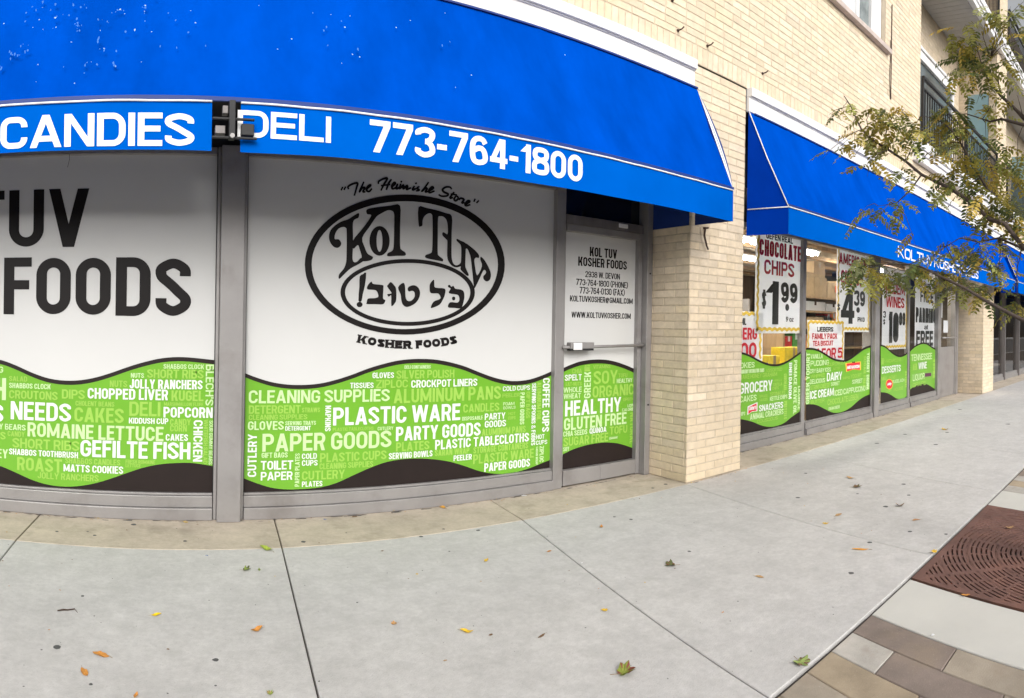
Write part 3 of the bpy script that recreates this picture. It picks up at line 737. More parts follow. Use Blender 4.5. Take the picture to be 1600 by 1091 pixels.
def kline(mb, t, x0, x1, yt, yb, th=.19): gput(mb, t, x0, x1, yt, yb, YG - LIFT0, 3, th, .0004)
kline(m, 'TUV', -46, 139, 296.5, 386.5, .185); kline(m, 'FOODS', 6, 298, 402, 493, .19)
m.build('lettering', LM, w0)
m = MB()
lwords(m, [('DELI CONTAINERS', 928, 1092, 99, 121, 'P'), ('GLOVES', 728, 862, 144, 180, 'W'), ('SILVER POLISH', 878, 1240, 129, 181, 'G'), ('TISSUES', 588, 735, 208, 243, 'W'), ('ZIPLOC', 750, 950, 190, 241, 'G'), ('CROCKPOT LINERS', 970, 1383, 188, 235, 'W'),
    ('CLEANING SUPPLIES', -45, 835, 254, 334, 'P'), ('ALUMINUM PANS', 860, 1530, 240, 326, 'G'), ('DETERGENT', -45, 280, 350, 402, 'G'), ('STRAWS', 287, 400, 364, 394, 'G'), ('CLEANING SUPPLIES', -45, 320, 408, 440, 'G'), ('GLOVES', -50, 173, 449, 504, 'P'),
    ('SERVING TRAYS', 183, 375, 448, 474, 'P'), ('DETERGENT', 183, 342, 480, 507, 'W'), ('NAPKINS', 432, 468, 352, 512, 'W', 'v'), ('PLASTIC WARE', 482, 1276, 354, 462, 'W'), ('CANDLES', 1295, 1520, 338, 391, 'G'), ('DISPOSABLE', 1288, 1417, 418, 442, 'P'),
    ('PARTY', 1430, 1558, 398, 438, 'W'), ('GOODS', 1430, 1562, 444, 486, 'W'), ('PLASTIC TABLECLOTHS', 480, 735, 487, 508, 'G'), ('CUTLERY', 760, 858, 483, 505, 'P'), ('PARTY GOODS', 875, 1403, 472, 558, 'W'), ('PAPER GOODS', 40, 845, 520, 630, 'P'),
    ('ALUMINUM PANS', 1412, 1685, 488, 530, 'G'), ('PLATES', 875, 1083, 577, 632, 'G'), ('PLASTIC TABLECLOTHS', 1120, 1705, 546, 604, 'W'), ('GIFT BAGS', 35, 198, 645, 678, 'P'), ('COLD', 287, 380, 650, 685, 'W'), ('CUPS', 287, 385, 692, 728, 'W'),
    ('PLASTIC CUPS', 400, 815, 641, 698, 'G'), ('SERVING BOWLS', 830, 1103, 640, 679, 'W'), ('SARAN WRAP', 1118, 1333, 621, 660, 'G'), ('STORAGE CONTAINERS', 1358, 1700, 596, 636, 'G'), ('PEELER', 1235, 1348, 659, 694, 'W'), ('PLASTIC WARE', 1357, 1735, 640, 698, 'G'),
    ('PAPER GOODS', 1427, 1712, 698, 750, 'W'), ('TOILET', 30, 232, 696, 752, 'W'), ('PAPER', 30, 228, 765, 818, 'W'), ('PAPER PLATES', 243, 272, 650, 858, 'P', 'u'), ('CLEANING SUPPLIES', 397, 732, 706, 743, 'G'), ('CUTLERY', 287, 555, 757, 813, 'G'),
    ('PLATES', 287, 415, 824, 858, 'W'), ('CUTLERY', -52, 4, 530, 797, 'W', 'u')], (400, 546), .25)
lwords(m, [('COLD CUPS', -57, 112, 228, 258, 'W'), ('PEELER', -60, 48, 275, 299, 'G'), ('FOAM', -55, 15, 330, 350, 'P'), ('BOWLS', -55, 22, 355, 373, 'P'), ('HOT', -22, 22, 392, 410, 'G'), ('CUPS', -25, 22, 418, 439, 'G'),
    ('PAPER GOODS', 50, 78, 270, 470, 'P', 'v'), ('GIFT BAGS', 88, 112, 265, 430, 'G', 'v'), ('SERVING SPOONS & FORKS', 122, 148, 212, 600, 'W', 'v'), ('ALUMINUM FOIL', 155, 181, 205, 445, 'G', 'v'), ('COFFEE CUPS', 190, 234, 180, 515, 'W', 'v'),
    ('HOT', 150, 203, 532, 560, 'W'), ('CUPS', 150, 220, 568, 595, 'W'), ('SARAN WRAP', 148, 162, 608, 722, 'P', 'v'), ('ZIPLOC', 172, 198, 605, 705, 'P', 'v')], (800, 546), .25)
m.build('lettering', LM, w1)
m = MB()
# round emblem in the middle of the big window (traced in tenths of a photo pixel from 500, 300)
GL = lambda px, py, l: onY(px, py, YG - LIFT0) - Vector((0, l, 0))
U = lambda x, y, l: GL(500 + x / 10, 300 + y / 10, l)
ring(m, 632.5, 413.5, 156.3, 109.5, 10.8, 10.6, GL, 3, 0.0003, ty2=8.6)
ring(m, 637, 457, 105, 52.3, 7.2, 6.2, GL, 3, 0.0003)
shape(m, [(445, 425), (520, 375), (605, 330), (602, 400), (545, 430), (515, 490), (516, 700), (513, 900), (508, 1040), (530, 1095), (580, 1090), (640, 1030), (700, 1060), (610, 1125), (480, 1195), (390, 1275), (300, 1360), (298, 1290), (370, 1200), (405, 1110), (415, 1000), (417, 620), (400, 560), (360, 548), (290, 575), (240, 650), (230, 735), (290, 740), (330, 790), (322, 840), (275, 875), (210, 855), (155, 780), (140, 690), (165, 600), (240, 520), (340, 460)], U, 3, 0.0003, n=3)
shape(m, [(735, 272), (900, 238), (1100, 215), (1250, 212), (1252, 500), (1252, 840), (1275, 905), (1332, 945), (1330, 995), (1200, 998), (1060, 1005), (1058, 958), (1120, 925), (1150, 860), (1158, 600), (1160, 400), (1150, 320), (1110, 290), (1050, 290), (960, 335), (880, 390), (770, 550), (660, 720), (700, 870), (740, 960), (800, 1000), (828, 1020), (800, 1065), (700, 1085), (650, 1070), (650, 1000), (620, 900), (590, 830), (520, 890), (515, 760), (640, 600), (740, 470), (795, 380), (790, 355), (735, 345)], U, 3, 0.0006, n=3)
ring(m, 593, 376.5, 15.8, 23.2, 11.2, 6.2, GL, 3, 0.0006, n=32)
T = lambda L, d=1400: [(x + d, y) for x, y in L]
shape(m, T([(140, 238), (260, 250), (420, 285), (560, 330), (660, 382), (658, 640), (655, 960), (668, 1080), (700, 1135), (745, 1145), (795, 1110), (805, 1040), (806, 880), (790, 820), (735, 765), (740, 732), (800, 762), (880, 805), (878, 900), (872, 1080), (875, 1180), (922, 1285), (915, 1310), (880, 1300), (795, 1212), (800, 1165), (740, 1180), (670, 1160), (610, 1090), (587, 1000), (590, 780), (570, 740), (515, 682), (512, 638), (540, 632), (592, 660), (596, 540), (575, 440), (530, 390), (480, 380), (445, 412), (441, 700), (440, 950), (460, 1000), (522, 1050), (515, 1087), (480, 1080), (260, 1035), (252, 985), (320, 960), (352, 905), (360, 600), (356, 390), (340, 345), (300, 335), (240, 370), (205, 440), (200, 520), (170, 540), (141, 515)]), U, 3, 0.0003, n=3)
shape(m, T([(870, 800), (960, 860), (1040, 930), (1084, 990), (1078, 1032), (1040, 1025), (1012, 1060), (1020, 1150), (1055, 1305), (1130, 1160), (1105, 1060), (1115, 1012), (1180, 1080), (1245, 1200), (1271, 1290), (1255, 1370), (1205, 1400), (1160, 1370), (1150, 1320), (1180, 1285), (1194, 1255), (1180, 1225), (1150, 1232), (1090, 1360), (1020, 1500), (1003, 1480), (985, 1300), (955, 1040), (930, 950), (900, 890), (870, 880)]), U, 3, 0.0006, n=3)
shape(m, [(722, 1263), (670, 1285), (620, 1322), (615, 1480), (600, 1700), (650, 1705), (668, 1600), (700, 1470)], U, 3, 0.0003, n=2); disc(m, 618, 1760, 47, 42, U, 3, 0.0005)
shape(m, [(805, 1400), (830, 1437), (975, 1455), (992, 1490), (985, 1660), (1022, 1692), (985, 1755), (860, 1754), (735, 1752), (728, 1735), (752, 1667), (850, 1660), (908, 1640), (905, 1590), (880, 1545), (840, 1530), (742, 1522), (745, 1460)], U, 3, 0.0003, n=3)
shape(m, [(1105, 1408), (1160, 1460), (1190, 1520), (1192, 1680), (1165, 1745), (1115, 1782), (1112, 1620), (1075, 1638), (1050, 1600), (1110, 1588), (1112, 1568), (1050, 1480), (1062, 1452)], U, 3, 0.0003, n=3)
shape(m, [(1300, 1420), (1330, 1480), (1337, 1640), (1370, 1702), (1430, 1697), (1477, 1640), (1475, 1570), (1440, 1545), (1390, 1557), (1368, 1520), (1390, 1480), (1460, 1458), (1520, 1480), (1560, 1545), (1555, 1640), (1500, 1730), (1420, 1780), (1350, 1797), (1295, 1762), (1270, 1690), (1258, 1600), (1220, 1490)], U, 3, 0.0003, n=3)
shape(m, T([(378, 1370), (386, 1430), (402, 1495), (550, 1512), (552, 1600), (522, 1680), (470, 1760), (370, 1808), (330, 1805), (375, 1715), (470, 1675), (482, 1640), (460, 1600), (430, 1585), (330, 1580), (312, 1500), (322, 1430)]), U, 3, 0.0003, n=3)
shape(m, T([(600, 1462), (628, 1452), (652, 1482), (685, 1468), (715, 1512), (800, 1525), (846, 1560), (857, 1640), (838, 1740), (802, 1817), (700, 1812), (600, 1802), (632, 1725), (745, 1730), (777, 1690), (772, 1640), (740, 1605), (612, 1582), (640, 1512), (605, 1490)]), U, 3, 0.0003, n=3); disc(m, 688 + 1400, 1665, 27, 30, U, 3, 0.0005)
V = lambda x, y, l: GL(520 + x / 10, 265 + y / 10, l)
for k, st in enumerate([[(133, 318), (152, 278)], [(178, 312), (197, 273)], [(245, 300), (238, 268), (300, 228), (385, 212), (372, 280), (338, 402)], [(482, 198), (445, 280), (415, 352), (455, 290), (500, 285), (470, 345), (502, 350)], [(520, 312), (580, 262), (588, 240), (545, 268), (530, 330), (570, 342), (606, 302)],
        [(712, 218), (722, 182), (800, 142), (852, 140), (800, 230), (755, 322)], [(912, 158), (870, 220), (838, 312)], [(760, 252), (890, 234)], [(932, 265), (975, 222), (962, 202), (925, 250), (932, 302), (988, 280)], [(1010, 228), (990, 300), (1040, 282)], [(1066, 195), (1074, 186)],
        [(1060, 228), (1040, 302), (1105, 240), (1098, 302), (1165, 248), (1152, 308), (1175, 306), (1215, 288)], [(1296, 220), (1304, 210)], [(1272, 262), (1246, 318), (1295, 300)], [(1348, 268), (1318, 290), (1350, 322), (1308, 332)],
        [(1492, 203), (1440, 280), (1388, 346), (1440, 292), (1472, 300), (1445, 350), (1482, 345)], [(1510, 332), (1572, 292), (1550, 272), (1505, 322), (1512, 362), (1582, 338)], [(1852, 302), (1830, 275), (1765, 275), (1715, 312), (1735, 350), (1800, 382), (1780, 412), (1700, 417), (1660, 395)],
        [(1892, 358), (1830, 442), (1872, 440)], [(1850, 384), (1932, 396)], [(1922, 418), (1895, 462), (1920, 487), (1962, 450), (1940, 415)], [(1975, 470), (2000, 448), (2048, 470), (2015, 522), (2052, 520)], [(2080, 542), (2142, 502), (2110, 488), (2068, 540), (2085, 566), (2142, 550)], [(2222, 463), (2207, 497)], [(2277, 488), (2250, 517)]]):
    stroke(m, st, 17.5, V, 3, 0.0003 + (k % 2) * 0.0003, taper=True)
# bold slab lettering bowed under the emblem
for ch, cx, cy, w, rot in [('K', 566, 530.6, 14.5, 12), ('O', 581.5, 533.6, 13.5, 9), ('S', 595.5, 536.2, 11, 6), ('H', 609, 537.4, 14, 3), ('E', 623, 538.4, 11.5, 1), ('R', 636.5, 538.8, 13, -1), ('F', 655, 538.2, 10.5, -3), ('O', 667.8, 537.2, 13, -5), ('O', 681.5, 535.8, 13, -7), ('D', 695.8, 534, 12.5, -9), ('S', 708.3, 531.6, 10.5, -12)]:
    r = radians(rot); h = 13.0
    fn = lambda u, v, l, cx=cx, cy=cy, w=w, r=r: GL(cx + (u - .5) * w * cos(r) + (v - .5) * h * sin(r), cy + (u - .5) * w * sin(r) - (v - .5) * h * cos(r), l)
    WW, HH = pbox(cx - w / 2, cx + w / 2, cy - h / 2, cy + h / 2, YG - LIFT0); gword(m, ch, fn, WW, HH, 3, .37, .0003)
    serif = {'K': [(0.16, 0), (.16, 1), (.86, 1), (.86, 0)], 'H': [(.2, 0), (.2, 1), (.8, 0), (.8, 1)], 'E': [(.14, 0), (.14, 1)], 'R': [(.17, 0), (.17, 1), (.88, 0)], 'F': [(.2, 0), (.16, 1)], 'D': [(.12, 0), (.12, 1)]}.get(ch, [])
    for a, b in serif:
        v0, v1 = (0, .14) if b == 0 else (.86, 1)
        q = [fn(a - .25, v0, .0009), fn(a + .25, v0, .0009), fn(a + .25, v1, .0009), fn(a - .25, v1, .0009)]
        m.add(q, [(0, 1, 2, 3)], 3)
m.build('emblem', LM, w1)
m = MB()
lwords(m, [('CHIA', 375, 437, 121, 150, 'G'), ('SPELT', 330, 435, 157, 195, 'W'), ('EAT-NUTS', 335, 435, 205, 228, 'G'), ('WHOLE', 322, 435, 236, 269, 'P'), ('WHEAT', 322, 430, 276, 308, 'P'), ('GREEK', 450, 492, 140, 306, 'P', 'u'), ('NUTS', 452, 488, 98, 138, 'G', 'u'),
    ('VITAMINS', 507, 615, 97, 120, 'G'), ('SOY', 510, 660, 132, 217, 'G'), ('TOFU', 665, 720, 150, 175, 'G'), ('HEALTHY', 655, 752, 182, 209, 'P'), ('ORGANIC', 503, 762, 222, 294, 'G'), ('HEALTHY', 332, 682, 311, 404, 'W'), ('GREEK', 695, 760, 302, 321, 'G'),
    ('LOW', 722, 762, 340, 360, 'P'), ('CALORIE', 688, 760, 366, 386, 'P'), ('GLUTEN FREE', 325, 715, 412, 488, 'P'), ('CHIA SEEDS', 320, 470, 506, 539, 'P'), ('QUINOA', 485, 590, 488, 522, 'W'), ('TOFU', 610, 720, 478, 528, 'G'), ('SUGAR FREE', 322, 600, 537, 592, 'G'),
    ('NATURAL', 736, 765, 395, 590, 'G', 'v'), ('SOY', 320, 357, 610, 637, 'P'), ('EDAMAME', 607, 660, 546, 561, 'P')], (800, 546), .25)
for t, a, b, c, d, w in [('KOL TUV', 921.5, 964, 388, 402.5, .19), ('KOSHER FOODS', 903.5, 979.5, 404.5, 418.5, .19), ('2938 W. DEVON', 914.5, 968.5, 425.8, 435, .145), ('773-764-1800 (PHONE)', 900, 981, 438.5, 448, .145), ('773-764-0130 (FAX)', 905.5, 976, 450.5, 460.5, .145), ('KOLTUVKOSHER@GMAIL.COM', 890.5, 988.5, 464, 473, .165), ('WWW.KOLTUVKOSHER.COM', 893, 985.5, 488.5, 497.5, .165)]:
    kline(m, t, a, b, c, d, w)
m.build('lettering', LM, door)
# ------------------------------------------------------------------ second shopfront: clear panes with a printed foot
wa = shop_window(4.62, 6.474, GLASS)
graphic('window_graphic', wa, 1140, 1253, [(1140, 549), (1156, 550), (1165, 552), (1175, 556.5), (1185, 562), (1195, 566.5), (1205, 569), (1215, 569), (1225, 566), (1235, 560.5), (1245, 553.5), (1255, 546)],
        [(1140, 655), (1155, 655), (1165, 656.5), (1176, 659.5), (1188, 664.5), (1200, 667), (1212, 666), (1225, 661), (1237, 651.5), (1252, 641)], 3.4, 0.169)
m = MB()
TEN = (1150, 550)
lwords(m, [('COOKIES', -40, 290, 165, 255, 'P'), ('CRANBERRY DECORATING BARS', 40, 440, 268, 330, 'P'), ('ASSORTED', 465, 720, 255, 305, 'G'), ('BAKE HONEY GRAHAM', 60, 640, 335, 405, 'G'), ('GROCERY', 55, 568, 462, 632, 'W'), ('VANILLA', 580, 715, 425, 460, 'G'), ('TORTILLA', 575, 720, 480, 530, 'G'), ('CHIPS', 570, 665, 540, 590, 'G'),
    ('CAKES', 60, 320, 680, 775, 'P'), ('SPICES', 365, 490, 670, 710, 'G'), ('SAUCES', 365, 490, 725, 765, 'G'), ('SPRINKLES', 530, 770, 620, 680, 'G'), ('KETTLE CHIPS', 530, 800, 683, 748, 'P'), ('SNACKERS', 360, 735, 805, 905, 'W'), ('ANIMAL CRACKERS', 220, 740, 928, 1020, 'P'), ('CHIPS', 40, 140, 940, 1000, 'P'),
    ('BNEI DAROM', 825, 873, 170, 730, 'W', 'v'), ('POMACE OLIVE OIL', 897, 950, 130, 970, 'P', 'v'), ('LICORICE', 965, 1013, 535, 905, 'P', 'v'), ('CHOCOLATE', 745, 790, 340, 600, 'G', 'v'), ('PRETZELS', 750, 795, 770, 1050, 'G', 'v'), ('COUSCOUS', 330, 650, 1035, 1085, 'G')], TEN, .1)
def badge(mb, pts, fn, mi, mo, grow):
    cx = sum(p[0] for p in pts) / len(pts); cy = sum(p[1] for p in pts) / len(pts)
    mb.poly([fn(cx + (x - cx) * grow, cy + (y - cy) * grow, .0008) for x, y in pts], mo)
    mb.poly([fn(x, y, .0012) for x, y in pts], mi)
badge(m, [(1169.5, 636), (1182, 630.5), (1182, 642), (1175, 643), (1169, 647)], GL, 4, 0, 1.22)
put_word(m, "Lieber's", plane_box(1170.3, 1181.5, 634, 640.5, YG - LIFT0), 0, bold=.03, lift=.0016)
LM6 = [LW, LP, LG, LK, LR, YEL, mat('purple_paint', (0.10, 0.02, 0.06), .4)]
m.build('lettering', LM6, wa)

wb = shop_window(6.551, 8.387, GLASS)
graphic('window_graphic', wb, 1259.3, 1360.8, [(1255, 544), (1260, 543.5), (1270, 544), (1280, 547), (1290, 553), (1300, 559), (1310, 562), (1320, 562.5), (1330, 558), (1340, 550.5), (1350, 543.5), (1362, 539)],
        [(1255, 634), (1262, 632), (1270, 632), (1278, 634), (1288, 639), (1300, 644.5), (1310, 645), (1320, 642), (1330, 636), (1340, 627), (1350, 620), (1362, 615)], 3.2, 0.169)
m = MB()
lwords(m, [('GREEK YOGURT', 1092, 1150, 10, 812, 'P', 'u'), ('VANILLA', 1165, 1355, 32, 105, 'P'), ('PUDDING', 1165, 1450, 130, 215, 'P'), ('CRY BABY ICES', 1155, 1480, 255, 322, 'P'), ('WHIPPED', 1165, 1390, 345, 400, 'G'), ('DELICIOUS', 1155, 1390, 418, 492, 'P'), ('STRING CHEESE', 1160, 1460, 505, 575, 'G'), ('ICE CREAM', 1155, 1525, 588, 712, 'W'), ('BUTTER', 1170, 1380, 745, 800, 'G')], TEN, .1)
lwords(m, [('DAIRY', 20, 258, 318, 446, 'W'), ('BUTTER', 115, 220, 235, 278, 'G'), ('WHIPPED', 262, 380, 385, 425, 'G'), ('YOGURT', 390, 560, 342, 408, 'G'), ('SORBET', 85, 218, 468, 525, 'P'), ('SORBET', 415, 575, 425, 492, 'P'), ('ICED CAPPUCCINO', 140, 622, 560, 648, 'P'), ('CHOCOLATE LEBEN', 30, 510, 700, 790, 'G'), ('CREAM CHEESE', 45, 220, 850, 898, 'P'), ('MILK', 40, 220, 620, 660, 'G'),
    ('YOGURT DRINK', 640, 683, 10, 590, 'P', 'v'), ('SUGAR FREE', 590, 628, 60, 560, 'G', 'v'), ('SOUR CREAM', 20, 300, 160, 215, 'G')], (1290, 550), .1)
badge(m, [(1322.5, 568.5), (1343.5, 566), (1343.5, 578), (1333, 577), (1323.5, 580.5)], GL, 4, 5, 1.16)
put_word(m, 'MEHADRIN', plane_box(1323.5, 1343, 571, 576, YG - LIFT0), 0, bold=.04, lift=.0016)
m.poly([GL(x, y, .001) for x, y in ((1331, 567), (1332, 565), (1334, 566), (1335.5, 564.5), (1336, 567))], 3)
m.build('lettering', LM6, wb)

wc = shop_window(8.586, 9.789, GLASS)
graphic('window_graphic', wc, 1375.8, 1419.5, [(1376, 538.3), (1383, 541), (1390, 547), (1397, 552.5), (1404, 555.5), (1411, 554.5), (1420, 549)], [(1375, 613), (1385, 614), (1393, 618), (1400, 622.5), (1408, 624), (1414, 621), (1420, 616)], 2.6, 0.169)
m = MB()
lwords(m, [('FUDGE', 870, 910, 100, 200, 'G', 'v'), ('DESSERTS', 880, 1172, 216, 322, 'W'), ('VANILLA', 870, 950, 385, 445, 'G'), ('HONEY', 1000, 1110, 362, 420, 'G'), ('RUGELACH', 1045, 1230, 428, 478, 'P'), ('MOUSSE', 1065, 1210, 550, 602, 'G'), ('CANDY', 940, 1030, 590, 630, 'G'), ('MACAROONS', 920, 1180, 110, 160, 'G'), ('NATURAL', 1240, 1270, 300, 560, 'G', 'v')], (1290, 550), .1)
badge(m, [(1389.5 + 5 * cos(w * pi / 8), 600.5 + 7.2 * sin(w * pi / 8)) for w in range(16)], GL, 4, 5, 1.14)
put_word(m, 'Jolly', plane_box(1386, 1393, 598, 603, YG - LIFT0), 0, bold=.03, lift=.0016)
m.build('lettering', LM6, wc)
wd = shop_window(9.851, 11.148, GLASS)
graphic('window_graphic', wd, 1421.6, 1467, [(1420, 549), (1424, 545), (1430, 540), (1440, 535.5), (1447, 536), (1455, 541), (1467, 548)], [(1420, 611), (1424, 607), (1430, 603), (1440, 600), (1448, 600.5), (1456, 605), (1467, 612)], 2.4, 0.169)
m = MB()
lwords(m, [('TENNESSEE', 895, 1025, 27, 68, 'P'), ('WINE', 940, 992, 80, 122, 'W'), ('LIQUOR', 905, 978, 152, 192, 'P'), ('GRAPE', 905, 985, 205, 230, 'G'), ('VODKA', 1030, 1050, 60, 180, 'G', 'v'), ('BEER', 905, 930, 90, 130, 'G')], (1200, 546), .25)
badge(m, [(1445, 583.5), (1455, 582.5), (1455, 588), (1445, 589)], GL, 6, 1, 1.05)
m.build('lettering', LM6, wd)
m = MB(); m.box(6.475, 6.55, 4.125, 4.20, 0.002, 2.44); m.build('window_mullion', ALU, store, bevel=0.004)
m = MB(); m.box(9.79, 9.85, 4.125, 4.20, 0.002, 2.44); m.build('window_mullion', ALU, store, bevel=0.004)
# second door: grey kick panel, glass above, papers taped on it
m = MB(); m.box(11.285, 11.35, 4.10, 4.17, 0.01, 2.2); m.box(12.18, 12.245, 4.10, 4.17, 0.01, 2.2); m.box(11.351, 12.179, 4.10, 4.17, 2.1, 2.2)
m.box(11.351, 12.179, 4.115, 4.165, 0.01, 0.98); m.box(11.4, 11.95, 4.108, 4.1145, 0.10, 0.18)
d2 = m.build('shop_door', ALU, store, bevel=0.003)
m = MB(); m.add([(11.351, YG, .985), (12.179, YG, .985), (12.179, YG, 2.095), (11.351, YG, 2.095)], [(0, 1, 2, 3)]); m.build('glass_pane', GLASS, d2)
m = MB(); m.tube([(11.3, 4.06, 1.16), (12.17, 4.06, 1.16)], .014, 8); m.build('push_bar', ALU, d2, smooth=True)
m = MB(); m.box(11.38, 11.52, YG - .004, YG - .001, 1.55, 1.85); m.box(11.60, 11.86, YG - .004, YG - .001, 1.26, 1.50); m.build('taped_paper', PAPER, d2)
# third shopfront beyond the far pier
xs = [13.33, 14.9, 16.3, 18.0, 20.2, 22.4, 24.0]
for a, b in zip(xs[:-1], xs[1:]): shop_window(a, b - 0.082, GLASS)
for a in xs[1:-1]:
    m = MB(); m.box(a - .080, a - .001, 4.06, 4.20, 0.002, 2.44); m.build('window_mullion', ALUD, store, bevel=.004)

# ------------------------------------------------------------------ paper price signs inside the panes
YP = YG + 0.022
PL = lambda px, py, l: onY(px, py, YP) - Vector((0, l, 0))
def paper(label, x0, x1, yt, yb, inks, border=None, dz=0.0):
    a = onY(x0, (yt + yb) / 2, YP + dz); b = onY(x1, (yt + yb) / 2, YP + dz); t = onY((x0 + x1) / 2, yt, YP + dz).z; z = onY((x0 + x1) / 2, yb, YP + dz).z
    th = thing('paper_sign', ((a.x + b.x) / 2, YP + dz, z), label, 'sign', 'price signs in the shop windows')
    m = MB(); N = 10
    for i in range(N):
        xa, xb = a.x + (b.x - a.x) * i / N, a.x + (b.x - a.x) * (i + 1) / N
        ya, yb_ = YP + dz + .002 * sin(i * 1.1), YP + dz + .002 * sin((i + 1) * 1.1)
        m.add([(xa, ya, z), (xb, yb_, z), (xb, yb_, t), (xa, ya, t), (xa, ya + .0008, z), (xb, yb_ + .0008, z), (xb, yb_ + .0008, t), (xa, ya + .0008, t)], [(0, 1, 2, 3), (4, 7, 6, 5), (0, 4, 5, 1), (2, 6, 7, 3)])
    m.build('paper_sheet', PAPER, th)
    fn0 = lambda px, py, l: onY(px, py, YP + dz) - Vector((0, l, 0))
    if border:
        m = MB()
        w, h = b.x - a.x, t - z
        fb = lambda u, v, l: Vector((u, YP + dz - l, v))
        mg = 0.035 * 1.0; 
        def wave(p, q, amp=.02, per=.10):
            p, q = Vector(p), Vector(q); L = (q - p).length; n = max(3, int(L / per) * 6); d = (q - p) / L; nn = Vector((-d.y, d.x))
            return [(p + d * L * i / n + nn * amp * abs(sin(pi * (L / per) * i / n)))[:] for i in range(n + 1)]
        for p, q in border:
            P = lambda s_: (a.x + mg + (w - 2 * mg) * s_[0], z + mg + (h - 2 * mg) * s_[1])
            stroke(m, wave(P(p), P(q)), .017, fb, 0, .0045, n=2)
        m.build('painted_border', YEL, th)
    m = MB()
    for k, (tx, u0, u1, v0, v1, mi) in enumerate(inks):
        if tx in ('9 oz', 'at'): put_word(m, tx, plane_box(u0, u1, v0, v1, YP + dz - .0045), mi, bold=.03, offset=.0, lift=.0004)
        elif tx == '.': disc(m, (u0 + u1) / 2, (v0 + v1) / 2, (u1 - u0) / 2, (v1 - v0) / 2, lambda x, y, l: onY(x, y, YP + dz - .0045) - Vector((0, l, 0)), mi, .0004)
        else: gput(m, tx, u0, u1, v0, v1, YP + dz - .0045, mi, .25 if mi == 0 else .215, .0004 + (k % 2) * .0006)
    m.build('lettering', [LKP, LR, mat('purple_ink', (0.16, 0.05, 0.12), .6)], th)
    return th
FULL = [((0, 0), (1, 0)), ((1, 0), (1, 1)), ((0, 1), (0, 0))]
paper('tall white chocolate chips price sign with huge black 1.99', 1180, 1256, 352, 521,
      [('GEFEN REAL', 1197, 1239, 367.5, 377, 0), ('CHOCOLATE', 1186.5, 1251.5, 379, 404, 1), ('CHIPS', 1194, 1241, 408.5, 431, 1), ('1', 1195.5, 1216.5, 439, 507, 0), ('99', 1220, 1246, 441.5, 474, 0), ('.', 1227, 1233, 475, 486, 0), ('9 oz', 1228, 1240, 495, 503, 0), ('$', 1190.5, 1197, 455, 480, 0)], FULL)
paper('white price sign with red letters half hidden behind the near brick pier', 1130, 1191.5, 486.5, 566, [('OIL', 1156, 1166, 497, 508, 0), ('LIEBERG', 1134, 1183, 512, 531, 1), ('00', 1157, 1182, 535, 560, 1)], [((1, 0), (1, 1)), ((0, 1), (1, 1))], dz=.012)
paper('white American cheese sign showing a big black 4.39', 1307, 1359.5, 372, 519,
      [('SLICED', 1318, 1352, 388, 396, 0), ('AMERICAN', 1311, 1354, 399, 416, 1), ('CHEESE', 1314, 1348, 424, 446, 1), ('4', 1314, 1335, 452, 506, 0), ('39', 1334.5, 1351.5, 454, 479, 0), ('.', 1338, 1343.5, 480, 489, 0), ('PKG', 1340, 1351, 496, 503, 0), ('$', 1308.5, 1312.5, 475, 485, 0)], FULL)
paper('small white family pack tea biscuit sign with red writing', 1261, 1319, 501, 566, [("LIEBERS", 1277, 1302, 511, 518.5, 0), ('FAMILY PACK', 1269, 1308, 521, 530, 1), ('TEA BISCUIT', 1270, 1302, 532.5, 540.5, 1), ('4 FOR 5', 1273, 1316, 544, 561, 1)], [((0, 1), (1, 1)), ((1, 0), (1, 1)), ((0, 0), (0, 1))], dz=-.012)
paper('white wines price sign with red heading and black 10.00', 1378.5, 1417.5, 421, 546, [('750 ML', 1393, 1407, 432, 440, 0), ('KEDEM', 1384, 1414, 442.5, 460, 1), ('WINES', 1384.5, 1413, 464, 481, 1), ('10', 1388.5, 1404, 487.5, 536, 0), ('00', 1405, 1414.5, 488, 509, 0), ('3', 1380, 1384, 486, 497, 0), ('$', 1380, 1383, 499, 507, 0)], [((0, 0), (1, 0)), ((1, 0), (1, 1))])
paper('white free parking sign lettered in black at the far window', 1429.5, 1464.5, 436, 560, [('LOT IN REAR', 1432, 1463, 443, 451, 2), ('FREE', 1438, 1458.5, 455, 473, 0), ('PARKING', 1431, 1462, 481.5, 504.5, 0), ('at', 1444, 1450.5, 508, 515, 0), ('FREE', 1431.5, 1458, 517, 541, 0)])

# ------------------------------------------------------------------ shop interior seen past the signs
m = MB(); m.box(4.66, 12.44, 4.26, 9.5, 0.005, 0.02); m.box(4.66, 12.44, 9.4, 9.5, 0.021, 2.61, 1); m.box(4.66, 12.44, 4.31, 9.39, 2.56, 2.615, 2)
for k in range(6): m.box(4.67, 12.43, 4.9 + k * .75, 4.98 + k * .75, 2.50, 2.559, 3)
m.build('shop_interior', [TANC, DWOOD, mat('interior_ceiling', (.42, .38, .31), .8), WOOD], store)
def ceiling_lamp(x0, x1, y, z, label):
    t = thing('ceiling_lamp', ((x0 + x1) / 2, y, z), label, 'lamp', 'lit strip lamps on the shop ceiling')
    m = MB(); m.box(x0, x1, y - .09, y + .09, z + .03, z + .055); m.build('lamp_housing', WTRIM, t)
    m = MB(); m.tube([(x0 + .03, y - .04, z), (x1 - .03, y - .04, z)], .025, 8); m.tube([(x0 + .03, y + .04, z), (x1 - .03, y + .04, z)], .025, 8); m.build('tube', LAMP, t)
